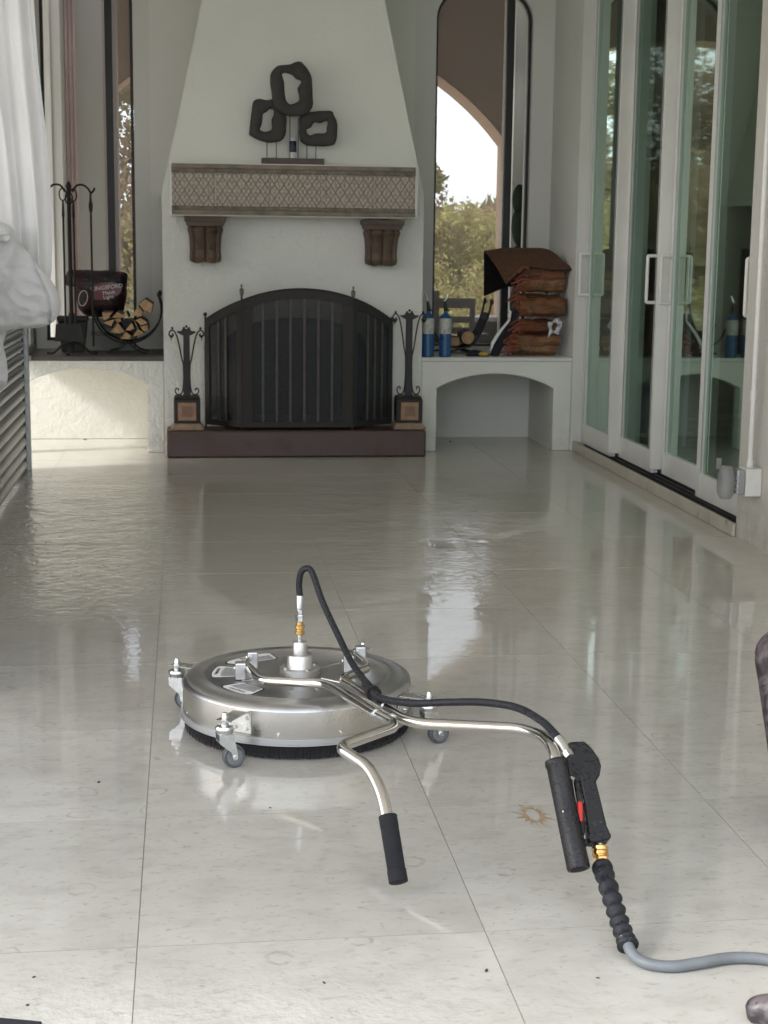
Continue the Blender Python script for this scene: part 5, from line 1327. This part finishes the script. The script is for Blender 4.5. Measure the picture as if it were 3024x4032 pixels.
# cactus
t = thing('cactus', 'dark green paddle cactus outside the right window', 'cactus', (2.2, 10.2, -.06))
for cx_, cz, a, b, tilt in ((2.195, 1.51, .046, .095, .05), (2.20, 1.32, .052, .125, -.08), (2.19, 1.08, .058, .13, .1), (2.21, .83, .06, .14, 0), (2.2, .55, .06, .16, 0), (2.2, .2, .05, .26, 0)):
    bm = bmesh.new(); bmesh.ops.create_uvsphere(bm, u_segments=16, v_segments=12, radius=1, matrix=Matrix.Translation((cx_, 10.2, cz)) @ Matrix.Rotation(tilt, 4, 'Y') @ Matrix.Diagonal((a, .022, b, 1)))
    obj('pad', bm, 'cactus', t, smooth=True)
# patio chair
t = thing('patio_chair', 'dark grey slatted patio chair outside the right window', 'chair', (1.8, 10.6, -.06))
def cb_(name, *a): obj(name, B(*a), 'chair_out', t, bevel=.004)
cb_('top_rail', 1.50, 1.985, 10.55, 10.59, .775, .842)
for k, z in enumerate((.70, .625, .55, .475)): cb_('slat', 1.536, 1.949, 10.555, 10.58, z-.026, z+.018)
for x in (1.50, 1.95): cb_('stile', x, x+.035, 10.55, 10.59, -.058, .774)
cb_('seat', 1.505, 1.98, 10.10, 10.545, .38, .41)
for x in (1.50, 1.95): cb_('leg', x, x+.035, 10.06, 10.097, -.058, .60); cb_('armrest', x-.01, x+.045, 10.06, 10.545, .602, .625)
t = thing('patio_chair', 'second dark chair, mostly hidden behind the slatted one outside the right window', 'chair', (1.6, 11.2, -.06))
cb_('back', 1.45, 1.83, 11.15, 11.19, .42, .875); cb_('seat', 1.45, 1.9, 11.20, 11.6, .38, .415)
for x in (1.45, 1.86):
    for y in (11.2, 11.56): cb_('leg', x, x+.035, y, y+.035, -.058, .379)
t = thing('storage_cabinet', 'low dark grey cabinet with pale top outside the right window', 'cabinet', (2.3, 11, -.06))
obj('body', B(2.06, 2.75, 10.85, 11.15, -.058, .67), 'chair_out', t, bevel=.003); obj('top', B(2.04, 2.78, 10.83, 11.17, .6705, .70), 'alum', t, bevel=.003)
for x in (2.10, 2.40): obj('door', B(x, x+.28, 10.835, 10.849, -.02, .64), 'chair_out', t, bevel=.002)

# trees beyond the arch
def tree(name, label, x, y, h, cr, leaf, n, seed, trunk_r=.12, low=.25, sz=.09):
    rnd = random.Random(seed); t = thing(name, label, 'tree' if h > 3 else 'shrub', (x, y, -.12))
    bm = bmesh.new(); tips = []
    tp = [Vector((x, y, -.12)), Vector((x+rnd.uniform(-.1, .1), y, h*.25)), Vector((x+rnd.uniform(-.2, .2), y, h*.55)), Vector((x+rnd.uniform(-.2, .2), y, h*.85))]
    P = catmull(tp, 4); tube(bm, P, [trunk_r*(1-.75*i/(len(P)-1)) for i in range(len(P))], 8)
    for k in range(9):
        f = rnd.uniform(.3, .95); s_ = P[int(f*(len(P)-1))]; a = rnd.uniform(0, 2*PI); L = cr*rnd.uniform(.5, .95)
        e = s_+Vector((math.cos(a)*L, math.sin(a)*L, rnd.uniform(.1, .5)*L)); m_ = (s_+e)/2+Vector((0, 0, .1*L))
        tube(bm, catmull([s_, m_, e], 4), [trunk_r*.4*(1-.8*i/8) for i in range(9)], 6); tips.append(e); tips.append(m_)
    obj('trunk', bm, 'bark', t, smooth=True)
    cl = []
    for k in range(26):
        b = rnd.choice(tips+[P[-1]]) if k % 2 else Vector((x+rnd.gauss(0, cr*.45), y+rnd.gauss(0, cr*.4), h*rnd.uniform(low, .97)))
        cl.append((b, cr*rnd.uniform(.18, .36)))
    verts, faces = [], []
    for k in range(n):
        c, r = rnd.choice(cl); d = Vector((rnd.gauss(0, 1), rnd.gauss(0, 1), rnd.gauss(0, 1))).normalized()*r*rnd.uniform(.3, 1)**.5
        p = c+d
        if p.z < -.05: p.z = rnd.uniform(0, .4)
        u = Vector((rnd.gauss(0, 1), rnd.gauss(0, 1), rnd.gauss(0, 1))).normalized(); v = u.cross(Vector((rnd.gauss(0, 1), rnd.gauss(0, 1), rnd.gauss(0, 1)))).normalized()
        s_ = sz*rnd.uniform(.6, 1.3); i = len(verts)
        verts += [p-u*s_*.5, p+v*s_*.22, p+u*s_*.5, p-v*s_*.22]; faces.append((i, i+1, i+2, i+3))
    me = bpy.data.meshes.new('crown'); me.from_pydata([tuple(q) for q in verts], [], faces); link('crown', me, leaf, t)
tree('olive_tree', 'tall russet leafed tree beyond the arch, seen through the left window', -1.9, 19, 7.0, 2.0, 'leaf_c', 9000, 1, .14, .2, .12)
tree('olive_tree', 'tall olive green tree behind the chimney, mirrored in the glass doors', .3, 20.5, 6.5, 2.1, 'leaf_a', 9000, 2, .15, .2, .12)
tree('shrub', 'yellow green shrub low in the left window', -1.0, 15.5, 1.4, .9, 'leaf_b', 5000, 3, .04, .1, .07)
tree('shrub', 'rounded olive shrub at the left of the right window', 2.35, 16.8, 2.2, .8, 'leaf_a', 6000, 4, .05, .05, .08)
tree('shrub', 'low yellow green shrub in the middle of the right window', 3.3, 17.5, 1.55, 1.0, 'leaf_b', 6000, 5, .05, .05, .08)
tree('shrub', 'brownish shrub at the foot of the arch in the right window', 2.9, 15.4, .95, .8, 'leaf_b', 5000, 6, .04, .05, .06)
tree('shrub', 'wide russet shrub farther back in the right window', 4.2, 20, 1.9, 1.5, 'leaf_c', 7000, 7, .06, .05, .10)
tree('shrub', 'dense green shrub behind the chimney', .9, 16.0, 1.7, 1.1, 'leaf_a', 5000, 8, .05, .05, .08)
hb_ = bmesh.new(); rnd = random.Random(11)
for k in range(14000):
    p = Vector((rnd.uniform(-28, 28), rnd.uniform(33, 38), rnd.uniform(0, 1)**.8*2.6*(1+.4*math.sin(k*.0))))
    p.z *= .7+.5*noise.noise(Vector((p.x*.25, 0, 0)))+.3
    u = Vector((rnd.gauss(0, 1), rnd.gauss(0, 1), rnd.gauss(0, 1))).normalized(); v = u.orthogonal().normalized(); s_ = .3
    vs = [hb_.verts.new(q) for q in (p-u*s_, p+v*s_*.5, p+u*s_, p-v*s_*.5)]; hb_.faces.new(vs)
me = bpy.data.meshes.new('far_hedge'); hb_.to_mesh(me); hb_.free()
tag(link('far_hedge', me, 'leaf_a'), 'far dense line of olive green bushes beyond the arch', 'hedge', kind='stuff')

# ------------------------------------------------------------------ render settings
S.render.engine = 'CYCLES'
S.cycles.max_bounces = 10; S.cycles.diffuse_bounces = 5; S.cycles.glossy_bounces = 5; S.cycles.transparent_max_bounces = 12
